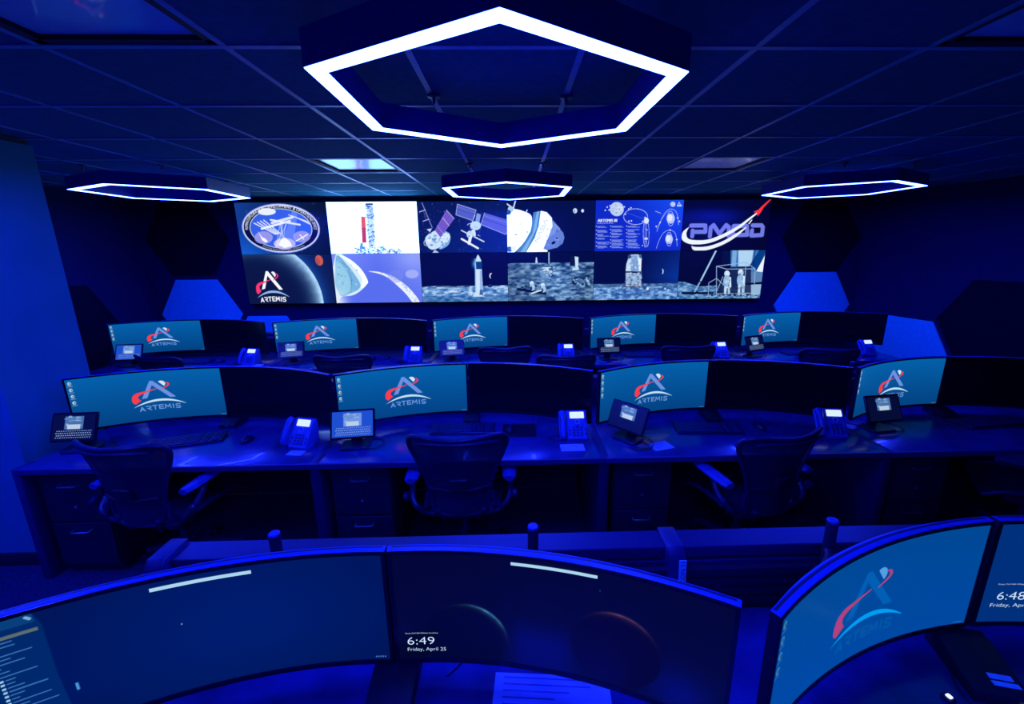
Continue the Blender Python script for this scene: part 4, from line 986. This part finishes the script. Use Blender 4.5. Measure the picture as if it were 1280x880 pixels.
# ================================================================== DESK EQUIPMENT
def make_phone():
    t = thing('desk_phone', (0, 0, 0), 0, '', 'phone')
    T = Matrix.Rotation(math.radians(56), 3, 'X')
    o = Vector((0, .0, .004))
    def L(x, y, z): return T @ Vector((x, y, z))+o
    mb = MB(); mb.prism([(-.005, 0), (.0, .012), (.118, .186), (.135, .18), (.135, .0)], 'x', -.05, .105); mb.build('base', M['phone'], t, bevel=.004)
    mb = MB(); mb.rbox(L(.028, .108, .004), (.15, .215, .022), .012, T); mb.build('faceplate', M['phone'], t)
    mb = MB(); mb.rbox(L(.030, .178, .0175), (.105, .048, .004), .004, T); mb.build('display', M['phdisp'], t)
    mb = MB()
    for j in range(4):
        for i in range(3): mb.rbox(L(.002+i*.028, .030+j*.020, .018), (.018, .012, .006), .003, T)
    for j in range(2): mb.rbox(L(-.035+.006, .04+j*.03, .018), (.010, .02, .005), .003, T); mb.rbox(L(.088, .04+j*.03, .018), (.010, .02, .005), .003, T)
    mb.build('keypad', M['key'], t)
    mb = MB(); mb.tube([L(.030+.017*math.cos(a), .128+.017*math.sin(a), .018) for a in np.linspace(0, 2*PI, 16)[:-1]], .0035, 6, closed=True); mb.build('navigation_ring', M['paper'], t)
    mb = MB()
    mb.tube([L(-.078, .018, .014), L(-.078, .03, .030), L(-.078, .07, .040), L(-.078, .14, .040), L(-.078, .185, .032), L(-.078, .205, .016)], [.020, .023, .018, .018, .023, .020], 12, flat=.75)
    mb.rbox(L(-.078, .11, .0), (.05, .20, .018), .01, T); mb.build('handset', M['phone'], t)
    mb = MB(); pts = []
    base = smooth([(-.08, .0, .02), (-.11, -.02, .008), (-.15, .0, .007), (-.17, .04, .007), (-.13, .07, .007), (-.07, .09, .01)], 10)
    for k, p in enumerate(base): a = k*1.6; pts.append((p[0]+.005*math.cos(a), p[1], p[2]+.004*math.sin(a)+.004))
    mb.tube(pts, .0025, 5); mb.build('coiled_cord', M['black'], t)
    return t
def tablet_cols(lit, kb):
    cv = Cv(120, 80, 1.5, (6, 16, 60) if not lit else (30, 78, 200), ss=2)
    if not lit: cv.poly([(0, 0), (1.5, 0), (1.5, 1), (0, 1)], (5, 12, 50))
    cv.poly([(.42, .42), (1.08, .42), (1.08, .92), (.42, .92)], (70, 110, 165) if not lit else (110, 150, 225)); g = random.Random(3)
    for k in range(12): cv.ell((g.uniform(.45, 1.05), g.uniform(.55, .9)), g.uniform(.03, .12), g.uniform(.02, .05), g.choice([(15, 35, 80), (150, 185, 220), (100, 140, 190)]), .8)
    cv.poly([(.52, .42), (.98, .42), (.98, .6), (.52, .6)], (185, 205, 225))
    if kb:
        for r_ in range(4):
            for q in range(16): x = .13+q*.08+(r_ % 2)*.03; cv.poly([(x, .08+r_*.085), (x+.045, .08+r_*.085), (x+.045, .115+r_*.085), (x, .115+r_*.085)], (130, 160, 215))
    return cv.out()
def make_tablet(lit, kb=True):
    t = thing('touch_tablet', (0, 0, 0), 0, '', 'tablet'); tilt = math.radians(68); T = Matrix.Rotation(tilt, 3, 'X')
    W_, H_ = .245, .165; c0 = Vector((0, -.03, .066))
    def L(x, y, z): return T @ Vector((x, y, z))+c0
    mb = MB(); mb.rbox(L(0, H_/2, 0), (W_, H_, .014), .008, T); mb.build('housing', M['bezel'], t)
    def sf(U, V): return np.array([L((u-.5)*(W_-.022), .011+v*(H_-.022), .0076) for u, v in zip(U, V)])
    grid_screen('screen', tablet_cols(lit, kb), sf, t)
    mb = MB(); mb.rbox((0, .01, .008), (.16, .12, .016), .02); mb.build('foot', M['black'], t)
    mb = MB(); mb.prism([(.045, .012), (.065, .012), (.05, .10), (.018, .13), (.012, .12), (.035, .09)], 'x', -.03, .03); mb.build('stand', M['black'], t, bevel=.003)
    mb = MB(); mb.tube(smooth([(.03, .05, .02), (.07, .09, .008), (.13, .07, .007), (.16, .01, .007), (.12, -.05, .007), (.05, -.04, .007)], 6), .0028, 6); mb.build('cable', M['black'], t)
    return t
def make_keyboard():
    t = thing('keyboard', (0, 0, 0), 0, '', 'keyboard'); T = Matrix.Rotation(math.radians(4), 3, 'X')
    mb = MB(); mb.rbox((0, 0, .012), (.44, .145, .016), .008, T); mb.build('casing', M['black'], t)
    mb = MB(); g = random.Random(1)
    for r_ in range(6):
        x = -.208
        while x < .20:
            wd = .0165 if not (r_ == 0 and -.1 < x < .0) else .10
            if not (.085 < x < .098 or (.135 < x < .145)): mb.rbox(Vector((x+wd/2, -.055+r_*.0205, .0225+(-.055+r_*.0205)*.07)), (wd-.003, .0165, .006), .002, n=1)
            x += wd
    mb.build('keys', M['key'], t); return t
def make_mouse():
    t = thing('computer_mouse', (0, 0, 0), 0, '', 'mouse')
    mb = MB(); prof = [(0.0005, .036), (.012, .034), (.022, .027), (.029, .016), (.031, .006), (.029, .001)]
    n = 18; vs = []
    for r_, z in prof:
        for k in range(n): g = 2*PI*k/n; vs.append((r_*math.cos(g), r_*1.75*math.sin(g), z*(1-.12*math.sin(g))))
    fs = [(i*n+k, i*n+(k+1) % n, (i+1)*n+(k+1) % n, (i+1)*n+k) for i in range(len(prof)-1) for k in range(n)]+[tuple(range(n)), tuple(range((len(prof)-1)*n, len(prof)*n))]
    mb.add(vs, fs, True); mb.build('shell', M['black'], t)
    mb = MB(); mb.tube([(-.004, .028, .033), (.004, .028, .033)], .006, 10); mb.build('scroll_wheel', M['grey'], t); return t
def make_box():
    t = thing('switch_box', (0, 0, 0), 0, '', 'electronic box')
    mb = MB(); mb.prism([(-.055, 0), (.10, 0), (.10, .050), (.03, .056), (-.055, .034)], 'x', -.055, .055); mb.build('housing', M['blackm'], t, bevel=.005)
    mb = MB(); mb.box((0, -.0565, .022), (.02, .003, .008)); mb.lathe([(.003, -.055), (.003, -.058)], (.038, 0, .012), 8, 'y'); mb.build('card_slot', M['handle'], t)
    return t
ph = make_phone(); GP = 'desk phones with lit displays'
ordp = [(-1.40, 2.46, -.25, 'middle-row desk phone left of the first divider'), (.385, 2.50, 0.02, 'middle-row desk phone with the brightest keypad, before the central dark monitor'), (2.075, 2.46, -.12, 'middle-row desk phone behind the chair turned left')]
for i, (x, y, r_, l) in enumerate(ordp): place(ph, i == 0, (x, y, DZ), r_, l, GP, .9)
for x, y, r_, l in ((-2.93, 4.46, -.2, 'far desk phone on a pale sheet, leftmost of the far row'), (-1.13, 4.46, -.1, 'far desk phone left of the centre emblem monitor'), (.585, 4.47, 0, 'far desk phone above the half hidden chair'),
                    (2.33, 4.46, .1, 'far desk phone with the brightest display, right of centre'), (4.03, 4.47, .1, 'far desk phone at the right end of the far row')): place(ph, False, (x, y, DZ), r_, l, GP, .9)
ta = make_tablet(False); tb = make_tablet(True); tc_ = make_tablet(False, False); GT = 'touch tablets on stands'
def tl(x, y, r_, l, pr, first=False): place(pr, first, (x, y, DZ), r_, l, GT, 1.1)
tl(-2.76, 2.50, .05, 'tablet showing a dotted keyboard, left end of the middle row', ta, True)
tl(-1.02, 2.47, .12, 'brightly lit tablet left of the middle chair', tb, True)
tl(.73, 2.50, -.85, 'dark tablet turned sideways right of the second phone', tc_, True)
tl(2.475, 2.57, .14, 'dark tablet before the rightmost emblem monitor of the middle row', tc_)
tl(-4.18, 4.50, .1, 'blue-lit far tablet at the left end of the far row', tb)
tl(-2.44, 4.50, .25, 'far tablet before the second emblem monitor', ta)
tl(-.68, 4.48, .2, 'far tablet before the centre emblem monitor', ta)
tl(1.06, 4.49, .1, 'far tablet before the fourth emblem monitor', ta)
tl(2.71, 4.50, .35, 'far tablet turned right before the rightmost emblem monitor', ta)
kb = make_keyboard(); GK = 'keyboards on the consoles'
for i, (x, y, r_, l) in enumerate(((-2.16, 2.58, .3, 'keyboard partly behind the chair turned right'), (-.36, 2.69, 0, 'keyboard straight behind the middle chair'), (1.32, 2.62, -.08, 'keyboard left of the third phone, behind the chair turned left'),
        (3.30, 2.64, .12, 'keyboard near the right picture edge'), (-3.62, 4.60, 0, 'far keyboard before the leftmost emblem monitor'), (-1.80, 4.60, 0, 'far keyboard before the second monitor pair'), (1.50, 4.62, 0, 'far keyboard before the fourth monitor pair'), (3.35, 4.62, 0, 'far keyboard before the rightmost monitor pair'))):
    place(kb, i == 0, (x, y, DZ), r_, l, GK)
mo = make_mouse(); GM = 'computer mice'
mb = MB(); mb.rbox((0, 0, .002), (.23, .21, .004), .01); o = mb.build('mouse_pad', M['blackm']); o.location = (.03, 2.665, DZ); tag(o, 'dark square mouse pad right of the middle keyboard', 'mouse pad')
for i, (x, y, z, l) in enumerate(((-1.77, 2.585, DZ, 'mouse on the left middle console'), (-.035, 2.665, DZ+.004, 'mouse on the dark pad'), (1.69, 2.64, DZ, 'mouse above the chair turned left'), (-3.3, 4.62, DZ, 'far mouse at the leftmost far console'), (-1.45, 4.66, DZ, 'far mouse left of the second far phone'), (.9, 4.66, DZ, 'far mouse between the centre phone and the fourth emblem monitor'))):
    place(mo, i == 0, (x, y, z), 0, l, GM)
bx = make_box(); GB = 'small boxes below the monitor seams'
for i, (x, y, r_, l) in enumerate(((-.31, 2.84, 0, 'small box below the seam of the central middle pair'), (1.43, 2.80, 0, 'small box below the seam of the third middle pair'), (-2.03, 2.84, 0, 'small box below the seam of the leftmost middle pair'), (3.15, 2.80, 0, 'small box below the seam of the last middle pair'))):
    place(bx, i == 0, (x, y, DZ), r_, l, GB)
def near_box(x, y, rz, label, W_, D_, H_, lx, ly):
    t = thing('switch_box', (x, y, DZ), rz, label, 'electronic box', GB)
    mb = MB(); mb.prism([(-D_/2, 0), (D_/2, 0), (D_/2, H_), (D_/2-.04, H_), (-D_/2+.05, H_*.62), (-D_/2, H_*.6)], 'x', -W_/2, W_/2); mb.build('housing', M['blackm'], t, bevel=.004)
    for k in range(2):
        mb = MB(); mb.box((lx, ly-k*.021, H_*.62+.0035+max(0, (ly-k*.021+D_/2-.05))*H_*.38/(D_-.09)), (.062-.006*(1-k), .014, .002), Matrix.Rotation(math.atan2(H_*.38, D_-.09) if ly-k*.021 > -D_/2+.05 else 0, 3, 'X')); mb.build('tape_label', M['label'], t)
    mb = MB(); mb.rbox((W_*.28, -D_/2-.001, H_*.3), (.008, .004, .006), .002); mb.build('indicator', M['led'], t)
near_box(-.352, .93, 0, 'black box with two pale labels below the seam of the nearest monitors', .125, .19, .062, -.01, -.07)
near_box(1.345, .945, -.25, 'black box with two pale labels under the seam of the right near monitors', .14, .20, .06, .02, -.045)
t = thing('indicator_puck', (1.188, .872, DZ), .2, 'tiny glowing white indicator on the near worktop at the bottom right', 'indicator light')
mb = MB(); mb.rbox((0, 0, .006), (.026, .026, .012), .005); mb.build('body', M['black'], t)
mb = MB(); mb.rbox((0, 0, .0135), (.013, .013, .003), .003); mb.build('lens', M['led'], t)

# printed sheet and small papers
def sheet(x, y, rz, w_, h_, label, lines=0, name='paper_sheet', z=DZ):
    t = thing(name, (x, y, z), rz, label, 'paper', 'loose papers on the worktops')
    mb = MB(); mb.grid(lambda u, v: Vector(((u-.5)*w_, (v-.5)*h_, .0016+.002*math.sin(u*3)*v)), 6, 6); mb.grid(lambda u, v: Vector(((u-.5)*w_, (v-.5)*h_, .0008)), 6, 6, flip=True); mb.build('page', M['paper'], t)
    if lines:
        mb = MB(); g = random.Random(6)
        for k in range(lines):
            yy = (.42-.84*k/lines)*h_; a = g.uniform(.3, .85)
            mb.bb(-.42*w_, (-.42+a)*w_, yy, yy+.004, .0042, .0046)
        mb.build('printed_lines', M['phone'], t)
sheet(.09, .875, -.08, .33, .20, 'printed brochure lying on the nearest worktop at the bottom edge', 9, 'printed_brochure')
sheet(.36, 2.40, .0, .15, .09, 'small pale sheet in front of the second middle-row phone')
sheet(-1.36, 2.40, -.1, .10, .06, 'small pale slip in front of the first middle-row phone')
sheet(-2.88, 4.40, .15, .28, .16, 'white sheet under the leftmost far phone')
sheet(.92, 2.40, .3, .14, .10, 'creased sheet beside the sideways dark tablet', 4)
# cables lying on the worktops
def cable(pts, label):
    mb = MB(); mb.tube(smooth(pts, 6), .003, 6); o = mb.build('cable', M['black']); tag(o, label, 'cable', 'loose cables')
cable([(-.21, .98, DZ+.005), (-.17, 1.03, DZ+.005), (-.19, 1.10, DZ+.005), (-.16, 1.17, DZ+.005)], 'thin black cable rising behind the nearest seam box')
cable([(1.28, .96, DZ+.005), (1.24, .88, DZ+.005), (1.27, .80, DZ+.005), (1.33, .72, DZ+.005)], 'black cable running down from the right near box')
cable([(-1.26, 2.52, DZ+.005), (-1.15, 2.60, DZ+.005), (-1.08, 2.62, DZ+.005), (-1.03, 2.56, DZ+.005)], 'cable beside the first divider, left of the lit tablet')
cable([(.80, 2.47, DZ+.005), (.86, 2.38, DZ+.005), (.78, 2.34, DZ+.005), (.72, 2.38, DZ+.005)], 'cable curled in front of the sideways dark tablet')
cable([(2.14, 2.55, DZ+.005), (2.22, 2.66, DZ+.005), (2.34, 2.68, DZ+.005), (2.40, 2.62, DZ+.005)], 'cable between the third phone and the dark tablet')
